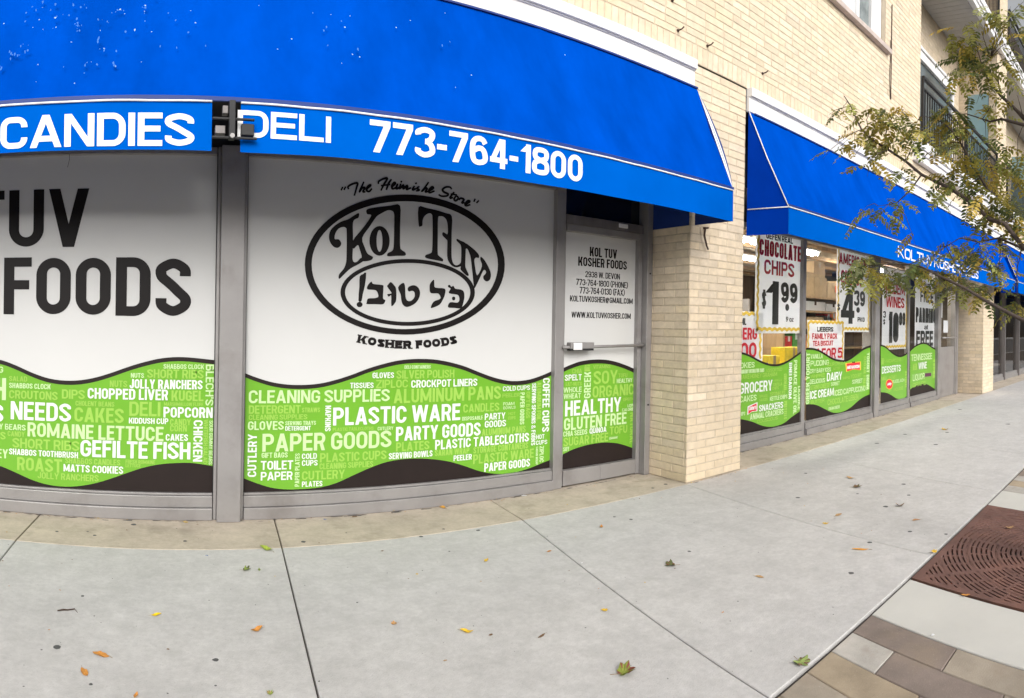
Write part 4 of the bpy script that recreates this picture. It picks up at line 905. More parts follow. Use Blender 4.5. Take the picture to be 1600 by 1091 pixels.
for x0, x1, y, lb in [(4.9, 6.5, 5.0, 'lit strip lamp nearest the chocolate chips sign'), (6.6, 8.2, 5.0, 'lit strip lamp above the cardboard boxes near the glass'), (5.6, 7.4, 6.3, 'lit strip lamp in the middle of the shop ceiling, near row'), (7.9, 9.7, 6.3, 'lit strip lamp over the middle of the grocery, right of the boxes'), (7.2, 9.4, 7.8, 'lit strip lamp deepest inside the shop'), (9.6, 11.6, 5.2, 'lit strip lamp behind the free parking sign')]:
    ceiling_lamp(x0, x1, y, 2.44, lb)
def shelf_unit(x0, x1, y, zs, label, mt):
    t = thing('shelf_unit', ((x0 + x1) / 2, y, 0.02), label, 'shelf')
    for z in zs:
        m = MB(); m.box(x0, x1, y, y + .4, z, z + .03); m.build('shelf_board', mt, t)
    for a_, b_ in ((x0 - .04, x0 - .001), (x1 + .001, x1 + .04)):
        m = MB(); m.box(a_, b_, y, y + .4, .02, zs[-1] + .25); m.build('side_board', mt, t)
    m = MB(); m.box(x0, x1, y + .401, y + .42, .02, zs[-1] + .2); m.build('back_panel', DWOOD, t)
shelf_unit(5.6, 7.7, 5.9, (.4, .8, 1.13, 1.5), 'low shelf behind the chocolate chips sign', ALU)
shelf_unit(7.9, 10.9, 5.35, (.5, .95, 1.30, 1.57, 1.80), 'tall store shelf loaded with cardboard boxes', WOOD)
rnd = random.Random(4)
def carton(name, x0, x1, y0, y1, z0, z1, mt, label, cat, group=None, lidm=None):
    t = thing(name, ((x0 + x1) / 2, (y0 + y1) / 2, z0), label, cat, group)
    m = MB(); m.box(x0, x1, y0, y1, z0, z1); m.build('body', mt, t, bevel=.004)
    m = MB(); m.box((x0 + x1) / 2 - .03, (x0 + x1) / 2 + .03, y0 - .002, y1 + .002, z1 + .0006, z1 + .002); m.box((x0 + x1) / 2 - .03, (x0 + x1) / 2 + .03, y0 - .003, y0 - .0008, z0 + (z1 - z0) * .6, z1); m.build('tape', lidm or TAN2M, t)
TAN2M = mat('packing_tape', (.34, .25, .14), .35)
ORANGE = mat('orange_card', (.75, .12, .02), .6); YELP = mat('yellow_packet', (.75, .55, .03), .5, var=.15, scale=10); BLUEP = mat('blue_packet', (.03, .12, .4), .5)
for x0, x1, z0, z1, lb in [(8.45, 8.80, 1.832, 2.22, 'large cardboard box on the top shelf behind the window mullion'), (8.82, 9.22, 1.832, 2.16, 'biggest brown cardboard box on the top shelf'), (9.24, 9.62, 1.832, 2.10, 'cardboard box on the top shelf by the orange tag'), (8.80, 9.16, 2.162, 2.42, 'cardboard box stacked highest on the shelf'), (9.66, 10.1, 1.832, 2.15, 'cardboard box behind the American cheese sign')]:
    carton('cardboard_box', x0, x1, 5.40, 5.72, z0, z1, CARD, lb, 'box', 'cardboard boxes on the store shelf')
m = MB(); m.box(9.50, 9.61, 5.385, 5.39, 1.94, 2.05); tag(m.build('orange_tag', ORANGE, origin=(9.55, 5.387, 1.94)), 'small bright orange price tag on a cardboard box', 'tag')
carton('cardboard_box', 8.50, 9.15, 5.38, 5.7, 1.602, 1.75, PAPER, 'long white carton with a brown band on the middle shelf', 'box', None, RUST)
carton('cardboard_box', 9.2, 9.65, 5.38, 5.7, 1.602, 1.73, PAPER, 'short white carton right of the long white carton', 'box', None, RUST)
carton('cardboard_box', 8.6, 9.1, 5.38, 5.7, 1.332, 1.5, CARD, 'low brown carton below the white cartons', 'box')
carton('food_packet', 6.62, 6.86, 4.72, 4.95, .60, .95, YELP, 'yellow food packet just above the green wave, left one', 'packet', 'packets behind the first clear window')
carton('food_packet', 6.98, 7.42, 4.72, 4.95, .60, 1.05, YELP, 'wide bright yellow packet by the window mullion', 'packet', 'packets behind the first clear window')
carton('food_packet', 6.45, 6.60, 4.72, 4.9, .60, .86, BLUEP, 'small blue packet beside the yellow packets', 'packet', 'packets behind the first clear window')
m = MB(); m.box(5.9, 7.6, 4.68, 5.0, .02, .598); tag(m.build('display_counter', WOOD, origin=(6.7, 4.84, .02), bevel=.004), 'low wooden display counter carrying the yellow packets', 'counter')

rp = random.Random(12)
PC = [('red', (.5, .03, .03)), ('green', (.08, .3, .06)), ('white', (.75, .74, .7)), ('orange', (.7, .25, .03)), ('blue', (.04, .12, .42)), ('yellow', (.75, .55, .05))]
for sx, sz, sn in ((8.0, 1.332, 'third shelf'), (8.0, .98, 'lower shelf of the tall unit'), (5.75, 1.162, 'upper board of the low shelf'), (5.75, .83, 'middle board of the low shelf')):
    x = sx
    for k, (cn, cc_) in enumerate(PC):
        if sn == 'third shelf' and k < 3: x = 9.2; 
        w_ = rp.uniform(.16, .26); h_ = rp.uniform(.16, .26); yy = 5.40 if sx > 7 else 5.95
        carton('food_packet', x, x + w_, yy, yy + .2, sz, sz + h_, mat(cn + '_packet_card', cc_, .5, var=.15, scale=9), cn + ' food packet on the ' + sn, 'packet', 'packets on the store shelves', PAPER)
        x += w_ + .03

# ------------------------------------------------------------------ awnings
def vy(x, z, seed, zv=ZV):
    v = (ZP - z) / (ZP - zv)
    return YA + .008 * v * noise.noise(Vector((x * 2.2, 0, seed + 5)))
def awning(label, xa, xb, seed, left_panel=False, right_panel=False, gap=None, zv=ZV, xw=None):
    xw = xa if xw is None else xw
    t = thing('shop_awning', ((xa + xb) / 2, YB, ZV), label, 'awning')
    rnd = random.Random(seed)
    P0, P1 = Vector((0, 3.575, ZT)), Vector((0, YA, ZP + .012))
    nrm = Vector((0, -(P0.z - P1.z), (P0.y - P1.y))).normalized(); nrm = Vector((0, -abs(nrm.y), abs(nrm.z)))
    m = MB(); NX_ = max(8, int((xb - xa) / .06)); NV = 16; vs = []
    for j in range(NV + 1):
        v = j / NV
        for i in range(NX_ + 1):
            x0 = xw + (xa - xw) * v; x = x0 + (xb - x0) * i / NX_
            p = P0.lerp(P1, v) + Vector((x, 0, 0))
            sag = -.016 * sin(pi * v) + .020 * (noise.noise(Vector((x * 1.3, v * 2, seed))) * sin(pi * v)) + .010 * noise.noise(Vector((x * 5 + v * 4, v * 3, seed + 3))) * sin(pi * v)
            seam = .005 if abs(((x - xa) % 1.15) - .57) < .032 else 0
            vs.append(p + nrm * (sag + seam))
    W_ = NX_ + 1
    m.add(vs, [(j * W_ + i, j * W_ + i + 1, (j + 1) * W_ + i + 1, (j + 1) * W_ + i) for j in range(NV) for i in range(NX_)])
    can = m.build('canvas', BLUE, t, smooth=True)
    m = MB()
    runs = [(xa, xb)] if not gap else [(xa, gap[0]), (gap[1], xb)]
    for (a, b) in runs:
        n = max(6, int((b - a) / .05)); vs = []; nv = 7
        for j in range(nv + 1):
            v = j / nv
            for i in range(n + 1):
                x = a + (b - a) * i / n
                y = vy(x, ZP - (ZP - zv) * v, seed) + .0009 * v * noise.noise(Vector((x * 9, v * 2, seed + 8)))
                zb = zv + .006 * noise.noise(Vector((x * 1.7, 3, seed)))
                vs.append((x, y, ZP - .004 + (zb - ZP + .004) * v))
        m.add(vs, [(j * (n + 1) + i, j * (n + 1) + i + 1, (j + 1) * (n + 1) + i + 1, (j + 1) * (n + 1) + i) for j in range(nv) for i in range(n)])
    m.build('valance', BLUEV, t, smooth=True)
    m = MB(); m2 = MB()
    for (a, b) in runs:
        m.tube([(a + (b - a) * i / 40, YA - .006 + .0015 * sin(i * 1.9), ZP + .001 * sin(i * 1.3)) for i in range(41)], .0055, 8)
    m2.box(xa, xb, YA - .0075, YA + .012, ZP + .005, ZP + .026)
    m2.box(xa, xb, 3.556, 3.574, ZT - .012, ZT + .0)  # dark strip painting the shade under the cornice overhang
    m.build('piping', AWHITE, t, smooth=True); m2.build('hem_and_shade', NAVY, t)
    for x in [xa + .05] + [xa + k * 1.6 for k in range(1, int((xb - xa) / 1.6) + 1)]:
        if x < xb - .1:
            m = MB(); m.tube([(x, 3.57, ZT - .09), (x, YA + .06, ZP - .02), (x, YA + .03, ZP - .01), (x, 3.56, ZP - .012)], .010, 6); m.build('frame_arm', BLACKM, t)
    for side, x in [q[:2] for q in ((-1, xa, left_panel), (1, xb, right_panel)) if q[2]]:
        m = MB()
        pts = [(x, YA + .001, zv), (x, 4.10, zv + .005), (x, 4.10, 2.60), (x, 3.57, 2.60), (x, 3.57, ZT - .01), (x, YA + .001, ZP + .006)]
        x2 = xw if side == -1 else x
        pts2 = [(x, YA + .001, zv), (x2, 3.57, zv + .005), (x2, 3.57, ZT - .01), (x, YA + .001, ZP + .006)]
        m.poly(pts2)
        if side == 1:
            mi = MB(); mi.poly([(3.862, 3.60, zv + .004), (3.862, 4.10, zv + .006), (3.862, 4.10, 2.60), (3.862, 3.60, 2.60)]); mi.build('inner_lining', NAVY, t)
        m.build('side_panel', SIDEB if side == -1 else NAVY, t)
        m = MB()
        if side == -1:
            m.tube([(x2 - .003, 3.56, ZT - .01), ((x + x2) / 2 - .003, 3.372, 2.868), (x - .003, YA - .002, ZP + .004)], .005, 8); m.tube([(x - .004, YA, ZP), (x2 - .004, 3.56, ZP)], .005, 8)
        else:
            def edge(v, o): p = P0.lerp(P1, v); return (x + .004 + o * sin(pi * v) ** .8, p.y + .004, p.z - .004)
            for o0, o1 in ((0, .026), (.034, .050)): m.add([edge(k / 16, o) for k in range(17) for o in (o0, o1)], [(2 * k, 2 * k + 1, 2 * k + 3, 2 * k + 2) for k in range(16)])
            mn = MB(); mn.add([(lambda e: (e[0], e[1] + .002, e[2] - .002))(edge(k / 16, o)) for k in range(17) for o in (0, .078)], [(2 * k, 2 * k + 1, 2 * k + 3, 2 * k + 2) for k in range(16)]); mn.build('side_flap', NAVY, t)
        m.build('side_piping', AWHITE, t, smooth=True)
    return t, P0, nrm, can
GAP = (0.19, 0.335)
aw1, AP, AN, can1 = awning('long blue canvas awning with CANDIES DELI and a white phone number', -4.0, 3.90, 3, right_panel=True, gap=GAP)
m = MB()
VL = lambda x0, x1, yt, yb: plane_box(x0, x1, yt, yb, YA - .0095)
for t_, a, b, c, d in [('CANDIES', 1, 303, 177, 228.5), ('DELI', 371, 517, 176.5, 218), ('773-764-1800', 577, 910.5, 211, 258)]:
    W_, H_ = pbox(a, b, c, d, YA); f0 = plane_box(a, b, c, d, YA)
    def fv(u, v, l, f0=f0): p = f0(u, v, 0); return Vector((p.x, vy(p.x, p.z, 3) - .0022 - l, p.z))
    gword(m, t_, fv, W_, H_, 0, .2, .0004)
m.build('lettering', AWHITE, aw1)
# bird droppings dried on the canvas
rnd = random.Random(9)
m = MB()
def blot(px, py, r, k=1, el=1.0, dx=0.0):
    c = onP(px, py, AP, AN); n = 9
    e1 = X; e2 = AN.cross(X)
    P_ = []
    for i in range(n):
        w = 2 * pi * i / n; rr = r * rnd.uniform(.55, 1.15)
        P_.append(c + AN * .014 + e1 * (rr * cos(w) + dx * rr * sin(w)) + e2 * (rr * sin(w) * el))
    m.poly(P_, k)
for px, py, r in [(243, 1, .011), (305, 39, .011), (87, 31, .012), (62, 34, .008), (67, 15, .005), (68, 49, .006), (52, 46, .005), (88, 46, .006), (211, 50, .011), (157, 51, .006), (112, 69, .008), (163, 79, .008), (143, 100, .004), (221, 100, .006), (237, 53, .006), (227, 12, .01), (226, 21, .006), (298, 20, .005), (188, 18, .011), (195, 25, .006),
                  (455, 64, .009), (433, 80, .007), (550, 88, .009), (561, 92, .009), (533, 102, .005), (538, 46, .008), (516, 26, .005), (546, 28, .006), (618, 46, .008), (640, 35, .009), (694, 23, .005), (735, 120, .009), (710, 139, .006), (881, 88, .008), (404, 12, .005), (117, 133, .006), (60, 104, .006), (7, 40, .009), (181, 107, .008), (57, 131, .005)]:
    blot(px, py, r * .55, 0, rnd.uniform(.7, 1.6))
for cx, cy, sx, sy, nn in [(20, 88, 14, 8, 12), (40, 76, 8, 9, 8), (121, 45, 5, 14, 12), (188, 20, 10, 6, 6), (226, 15, 8, 10, 6), (5, 108, 6, 5, 5), (165, 40, 12, 10, 6), (178, 105, 6, 8, 5), (125, 10, 6, 5, 5), (700, 73, 8, 4, 4), (55, 25, 20, 16, 8), (160, 75, 15, 12, 6), (100, 30, 60, 30, 14), (250, 60, 90, 50, 14), (115, 100, 60, 30, 8), (500, 60, 100, 50, 10)]:
    for q in range((nn * 2) // 3): blot(cx + rnd.gauss(0, sx * .5), cy + rnd.gauss(0, sy * .5), rnd.uniform(.002, .006), 1, rnd.uniform(1.2, 3.2), rnd.uniform(-.5, .5))
o = m.build('bird_droppings', [mat('dropping_white', (.30, .45, .62), .8), mat('dropping_faded', (.03, .15, .50), .8)], aw1); o['kind'] = 'stuff'
aw2, _, _, _ = awning('blue canvas awning above the price signs, half covered by branches', 4.695, 13.45, 8, left_panel=True, right_panel=False, xw=4.612)
m = MB(); gword(m, 'KOL TUV KOSHER FOODS', lambda u, v, l: Vector((7.12 + 3.5 * u, vy(7.12 + 3.5 * u, 2.215 + .14 * v, 8) - .0022 - l, 2.215 + .14 * v)), 3.5, .14, 0, .19, .0004)
m.build('lettering', AWHITE, aw2)
aw3, _, _, _ = awning('farthest blue awning, mostly cut off at the right', 13.80, 23.9, 13, left_panel=True)
# black bracket box in the gap of the first valance
t = thing('bracket_box', (.33, 3.15, 2.2), 'black metal bracket box in the awning gap above the grey window post', 'bracket')
m = MB(); m.box(.335, .40, 3.12, 3.22, 2.238, 2.296); m.build('box_body', BLACKM, t, bevel=.004)
m = MB(); m.box(.19, .415, 3.12, 3.14, 2.220, 2.230); m.box(.19, .40, 3.11, 3.13, 2.310, 2.320); m.box(.272, .302, 3.09, 3.15, 2.215, 2.40); m.build('arm', BLACKM, t, bevel=.002)
for b_ in ((.205, .255, 3.115, 3.16, 2.24, 2.28), (.24, .268, 3.115, 3.16, 2.34, 2.38)):
    m = MB(); m.box(*b_); m.build('clamp', ALUD, t, bevel=.003)
m = MB(); m.tube([(.287, 3.088, 2.222), (.287, 3.075, 2.222)], .012, 8); m.build('bolt', ALU, t)
m = MB(); c = onY(105, 240, YA); m.tube([(c.x - .03, YA + .004, c.z + .005), (c.x, YA + .002, c.z), (c.x + .012, YA, c.z - .004), (c.x + .012, YA, c.z - .03), (c.x + .003, YA, c.z - .07)], .0012, 5)
m.build('loose_thread', BLACKM, aw1)

# ------------------------------------------------------------------ upper storeys
m = MB(); m.box(5.08, 7.66, 3.52, 3.86, 5.015, 5.078); m.build('stone_sill', STONE, store, bevel=.006)
m = MB(); m.box(5.16, 7.575, 3.66, 3.74, 5.079, 5.13); m.box(7.29, 7.575, 3.655, 3.74, 5.131, 7.29); m.box(5.16, 7.575, 3.66, 3.74, 7.24, 7.29); m.box(5.16, 5.24, 3.66, 3.74, 5.131, 7.239); m.box(6.90, 6.97, 3.665, 3.74, 5.131, 7.239)
uw = m.build('upper_window', WTRIM, store, bevel=.005)
m = MB(); m.box(7.586, 7.70, YB + .009, 3.93, 5.079, 7.29); m.box(5.02, 5.149, YB + .009, 3.93, 5.079, 7.29); m.box(5.15, 7.585, 3.76, 3.93, 5.079, 7.29); m.build('window_reveal', mat('reveal_brick', (.60, .52, .40), .9, var=.1), store)
m = MB(); m.box(5.241, 6.899, 3.70, 3.71, 5.131, 7.239); m.box(6.971, 7.289, 3.70, 3.71, 5.131, 7.239, 1); m.build('glass_pane', [mat('blind_behind_glass', (.62, .66, .67), .15, var=.05), mat('grey_glass', (.22, .25, .25), .08, var=.3, scale=6)], uw)
m = MB(); rr = random.Random(5); m.tube([(7.765, YB - .008, 5.75 - k * .13) for k in range(11)], .007, 6); m.tube([(7.73 + .012 * sin(k), YB - .006, 5.25 - k * .1) for k in range(9)], .004, 5); m.build('cable', RUST, store)
for px, py, lb in [(1050, 1, 'rusty wall hook cut off by the top edge of the photo'), (1059, 48, 'small rusty wall hook just above the white cornice end'), (1105, 72, 'bent rusty wall hook above the brick pier'), (1191, 115, 'rusty wall hook right above the second cornice')]:
    c = onY(px, py, YB)
    m = MB(); m.tube([(c.x, YB + .02, c.z), (c.x, YB - .045, c.z), (c.x + .012, YB - .06, c.z + .02)], .006, 6); m.tube([(c.x, YB - .001, c.z), (c.x, YB - .006, c.z)], .014, 8)
    tag(m.build('wall_hook', RUST, origin=(c.x, YB, c.z)), lb, 'hook', 'rusty hooks in the brick wall')
c = onY(1097, 358, YB)
m = MB(); q = onY(1100, 390, YB); m.tube([(c.x + .02, YB + .02, c.z + .01), (c.x + .02, YB - .05, c.z + .008), (c.x - .02, YB - .055, c.z)], .009, 6); m.tube([(c.x - .02, YB - .055, c.z), (c.x - .015, YB - .04, c.z - .06), (q.x + .0, YB - .03, q.z + .03), (q.x + .02, YB - .03, q.z)], .009, 6)
tag(m.build('wall_hook', RUST, origin=(c.x, YB, c.z)), 'long curved iron hook on the pier under the awning corner', 'hook')

def balcony(x0, x1, zb, zt, label_rail, rail=1.05, soff=True):
    m = MB(); m.box(x0, x1, 3.50, 4.47, zb, zb + .17); m.box(x0 - .03, x1 + .03, 3.45, 4.47, zb + .172, zt); m.box(x0, x1, 3.475, 3.60, zb + .10, zb + .171)
    b = m.build('balcony', WTRIM, store, bevel=.006)
    m = MB()
    n = int((x1 - x0) / .16)
    for k in range(n): m.box(x0 + k * .16, x0 + k * .16 + .15, 3.60, 4.46, zb - .012, zb - .001)
    m.build('soffit', SOFFIT, b)
    return b
b1 = balcony(8.58, 24, 3.83, 4.14, '')
def railing(par, x0, x1, y, z0, h, mt=BLACKM):
    m = MB()
    m.box(x0, x1, y - .025, y + .025, z0 + h - .04, z0 + h); m.box(x0, x1, y - .018, y + .018, z0 + h - .20, z0 + h - .17); m.box(x0, x1, y - .018, y + .018, z0 + .08, z0 + .11)
    n = int((x1 - x0) / .105)
    for k in range(n + 1):
        x = x0 + (x1 - x0) * k / n; m.box(x - .008, x + .008, y - .008, y + .008, z0 + .111, z0 + h - .171)
    for x in (x0, (x0 + x1) / 2, x1): m.box(x - .02, x + .02, y - .02, y + .02, z0, z0 + h - .041)
    m.build('railing', mt, par)
railing(b1, 8.87, 13.28, 3.56, 4.14, 1.05); railing(b1, 14.22, 18.5, 3.56, 4.14, 1.05)
b2 = balcony(8.87, 24, 7.5, 7.80, '')
railing(b2, 8.9, 13.28, 3.56, 7.80, 1.05); railing(b2, 14.22, 18.5, 3.56, 7.80, 1.05)
# balcony window and teal siding
m = MB()
m.box(8.90, 12.80, 4.40, 4.50, 4.20, 4.28); m.box(8.90, 12.80, 4.38, 4.50, 6.36, 6.52); m.box(8.90, 8.97, 4.40, 4.50, 4.281, 6.359); m.box(12.70, 12.80, 4.40, 4.50, 4.281, 6.359); m.box(10.6, 10.72, 4.395, 4.50, 4.281, 6.359); m.box(8.90, 12.80, 4.35, 4.47, 6.522, 6.58)
bw = m.build('balcony_window', WTRIM, store, bevel=.005)
m = MB(); m.box(8.971, 10.599, 4.44, 4.45, 4.281, 6.359, 1); m.box(10.721, 12.699, 4.44, 4.45, 4.281, 6.359, 0); m.build('glass_pane', [mat('grey_balcony_glass', (.09, .11, .115), .08, var=.3, scale=2), DGLASS], bw)
m = MB()
for k in range(6): m.tube([(9.3 + k * .2, 4.42, 4.3), (9.3 + k * .2, 4.42, 6.35)], .03, 6)
m.build('curtain', CURT, bw)
for pts_ in ([(13.335, 3.78), (13.335, 4.26), (13.315, 4.26), (13.315, 3.78)], [(18.4, 3.7), (18.4, 4.46), (18.38, 4.46), (18.38, 3.7)]):
    m = MB()
    for k in range(26):
        z = 4.16 + k * .092; (a_, b_, c_, d_) = pts_
        m.add([(*a_, z), (*b_, z), (*c_, z + .09), (*d_, z + .09), (*a_, z + .09), (*b_, z + .09)], [(0, 1, 2, 3), (2, 5, 4, 3)])
    m.build('teal_siding', TEAL, store)
# ------------------------------------------------------------------ tree grate
t = thing('tree_grate', (3.86, .55, 0), 'square brown cast iron tree grate with rings of slots in the sidewalk', 'grate')
GX, GY, GS = 3.118, 1.272, 1.49
def gq(p, q, z): x, y = sk(GX + p, GY - q); return (x, y, z)
def clip(P, a, b, lim, keep_less):
    out = []
    for i in range(len(P)):
        A, B = P[i - 1], P[i]
        fa = (A[a] - lim) * (1 if keep_less else -1); fb = (B[a] - lim) * (1 if keep_less else -1)
        if (fa <= 0) != (fb <= 0):
            s_ = fa / (fa - fb); out.append((A[0] + (B[0] - A[0]) * s_, A[1] + (B[1] - A[1]) * s_))
        if fb <= 0: out.append(B)
    return out
m = MB(); ZG, ZL = 0.004, -0.014; cc = GS / 2; fr = .042
def gcell(r0, r1, w0, w1):
    P = [(cc + r0 * cos(w0), cc + r0 * sin(w0)), (cc + r1 * cos(w0), cc + r1 * sin(w0)), (cc + r1 * cos(w1), cc + r1 * sin(w1)), (cc + r0 * cos(w1), cc + r0 * sin(w1))]
    for a, lim, k in ((0, GS - fr, True), (0, fr, False), (1, GS - fr, True), (1, fr, False)):
        if len(P) < 3: return
        P = clip(P, a, 0, lim, k)
    if len(P) < 3: return
    n = len(P)
    m.add([gq(p, q, ZG) for p, q in P] + [gq(p, q, ZL) for p, q in P], [tuple(range(n))] + [(i, (i + 1) % n, n + (i + 1) % n, n + i) for i in range(n)])
R0, PIT, SL = .26, .0315, .0110
k = 0; r = R0
while r < 1.06:
    nd = 96
    for j in range(nd): gcell(r, r + PIT - SL, 2 * pi * j / nd, 2 * pi * (j + 1) / nd)
    rs = r + PIT - SL
    big = (k % 6 == 5)
    for o8 in range(8):                                   # slots broken by ribs
        wa, wb = 2 * pi * o8 / 8, 2 * pi * (o8 + 1) / 8
        rib = .022 / rs
        L = (wb - wa - rib) * rs; ns = max(1, round(L / .105)); br = .016 / rs
        step = (wb - wa - rib) / ns
        gcell(rs, r + PIT, wa, wa + rib)
        for q in range(ns): gcell(rs, r + PIT, wa + rib + step * (q + 1) - br, wa + rib + step * (q + 1))
        if big: 
            for q in range(ns): gcell(rs, r + PIT, wa + rib + step * q, wa + rib + step * (q + 1))
    r += PIT; k += 1
m.build('slotted_plate', GRATE, t)
m = MB()
for (p0, p1, q0, q1) in ((0, GS, 0, fr), (0, GS, GS - fr, GS), (0, fr, fr, GS - fr), (GS - fr, GS, fr, GS - fr)):
    a, b, c, d = gq(p0, q0, ZG + .0005), gq(p1, q0, ZG + .0005), gq(p1, q1, ZG + .0005), gq(p0, q1, ZG + .0005)
    lo = lambda v: (v[0], v[1], -.014)
    m.add([a, b, c, d, lo(a), lo(b), lo(c), lo(d)], [(0, 1, 2, 3), (0, 1, 5, 4), (1, 2, 6, 5), (2, 3, 7, 6), (3, 0, 4, 7)])
m.build('outer_frame', GRATE, t)

# ------------------------------------------------------------------ street tree (trunk just outside the picture)
TB = Vector((gq(cc, cc, 0)[0], gq(cc, cc, 0)[1], -.02))
tree = thing('honey_locust_tree', TB, 'street tree with drooping feathery olive and yellow leaves reaching in from the right', 'tree')
R = lambda L, r0, r1: [atR(x, y, r0 + (r1 - r0) * i / (len(L) - 1)) for i, (x, y) in enumerate(L)]
B2 = R([(1640, 415), (1600, 388), (1570, 350), (1547, 343), (1512, 313), (1482, 293), (1440, 273), (1415, 252), (1388, 234), (1359, 216), (1346, 202), (1337, 184), (1330, 167), (1319, 150)], 3.7, 4.2)
B1 = R([(1650, 515), (1597, 500), (1545, 473), (1507, 450), (1465, 430), (1440, 417), (1420, 413), (1385, 413), (1350, 416)], 3.5, 4.0)
B3 = R([(1650, 215), (1599, 184), (1589, 173), (1563, 149), (1546, 128), (1537, 112), (1528, 80)], 3.9, 4.2)
B4 = R([(1650, 212), (1599, 195), (1572, 188), (1565, 186), (1547, 190), (1535, 186), (1510, 178), (1480, 180)], 3.8, 4.1)
B5 = R([(1512, 313), (1513, 289), (1533, 277), (1540, 262)], 3.95, 4.0)
B6 = R([(1383, 232), (1383, 213), (1389, 193), (1397, 178), (1412, 172)], 4.1, 4.15)
B7 = R([(1564, 149), (1560, 129), (1551, 112), (1547, 90)], 4.05, 4.1)
B8 = R([(1545, 300), (1500, 222), (1487, 203), (1470, 190), (1445, 182)], 3.95, 4.1)
B9 = R([(1597, 388), (1560, 372), (1530, 378), (1500, 372), (1478, 385)], 3.8, 3.9)
B10 = R([(1440, 273), (1420, 300), (1400, 318), (1372, 322)], 4.05, 4.1)
top = TB + Vector((.05, -.02, 2.0)); top2 = TB + Vector((.12, 0, 2.7)); top3 = TB + Vector((0, -.15, 3.7)); top4 = TB + Vector((.25, -.3, 5.0))
m = MB()
m.tube([TB, TB + Vector((.0, 0, .15)), TB + Vector((.03, .01, 1.0)), top, top2, top3, top4], [.085, .068, .06, .055, .05, .035, .015], 12)
def limb(st, L, r0, r1):
    P_ = [st] + L; m.tube(P_, [r0 + (r1 - r0) * (i / (len(P_) - 1)) ** .7 for i in range(len(P_))], 7)
limb(TB + Vector((.02, 0, 1.25)), B1, .017, .0025); limb(top - Vector((0, 0, .25)), B2, .021, .003); limb(top2 - Vector((0, 0, .2)), B3, .024, .003); limb(top2 - Vector((0, 0, .3)), B4, .017, .002)
for L, r0 in ((B5, .007), (B6, .006), (B7, .006), (B8, .008), (B9, .008), (B10, .006)): m.tube(L, [r0 * (1 - .75 * i / (len(L) - 1)) for i in range(len(L))], 6)
for a_, b_ in ((top3, (.9, -.9, 4.6)), (top2, (-.1, -1.2, 3.6)), (top3, (-.6, .1, 4.7)), (top2, (1.2, .3, 3.6)), (top, (.9, -.7, 2.9))): m.tube([a_, (a_ + TB + Vector(b_)) / 2 + Vector((0, 0, .12)), TB + Vector(b_)], [.03, .018, .004], 7)

lv = MB()
PALL = [(.20, .20, .05), (.18, .19, .05), (.24, .20, .05), (.21, .22, .07), (.30, .22, .05), (.110, .105, .022), (.085, .095, .025), (.155, .125, .022), (.060, .080, .026), (.14, .125, .025), (.17, .14, .03), (.13, .125, .035), (.07, .085, .03), (.045, .058, .022), (.10, .11, .05)]
def compound_leaf(p, d, L, cbase, mbk=None):
    """one pinnate leaf: a thin stalk with pairs of leaflets"""
    d = d.normalized(); side = d.cross(Vector((rnd.uniform(-.6, .6), rnd.uniform(-.6, .6), 1))).normalized(); up = side.cross(d).normalized()
    n = max(5, int(L / .017)); P_ = []
    for i in range(n + 1):
        s_ = i / n; P_.append(p + d * (L * s_) - Vector((0, 0, L * .38 * s_ * s_)))
    for i in range(n):
        a, b = P_[i], P_[i + 1]; w = side * .0006
        lv.add([a - w, a + w, b + w, b - w], [(0, 1, 2, 3)], 0, (.10, .09, .03))
        if i == 0: continue
        tdir = (b - a).normalized(); s_ = i / n
        ll = .036 * (.65 + .5 * sin(pi * s_)) * rnd.uniform(.85, 1.15) * (L / .17) ** .3
        for sg in (-1, 1):
            if rnd.random() < .07: continue
            od = (side * sg + tdir * rnd.uniform(.25, .55) + up * rnd.uniform(-.45, .15)).normalized()
            wd = (tdir - od * tdir.dot(od)).normalized() * (ll * .23)
            f = rnd.uniform(.75, 1.25); c = tuple(x * f * 2.1 for x in cbase)
            q0, q1, q2 = a, a + od * ll * .5, a + od * ll
            lift = up * (-.10 * ll)
            lv.add([q0, a + od * ll * .28 + wd, q1 + wd * .85 + od * ll * .15, q2 + lift, q1 - wd * .85 + od * ll * .15, a + od * ll * .28 - wd], [(0, 1, 2, 3), (0, 3, 4, 5)], 0, c)
def cluster(c, rad, n, droop=0.4, L=(.11, .19)):
    for _ in range(n):
        o = Vector((rnd.gauss(0, 1), rnd.gauss(0, 1), rnd.gauss(0, 1))) * (rad * .45)
        a = rnd.uniform(0, 2 * pi); d = Vector((cos(a), sin(a), rnd.uniform(-.7, .35) - droop * .4))
        cb = rnd.choice(PALL)
        compound_leaf(c + o, d, rnd.uniform(*L), cb)
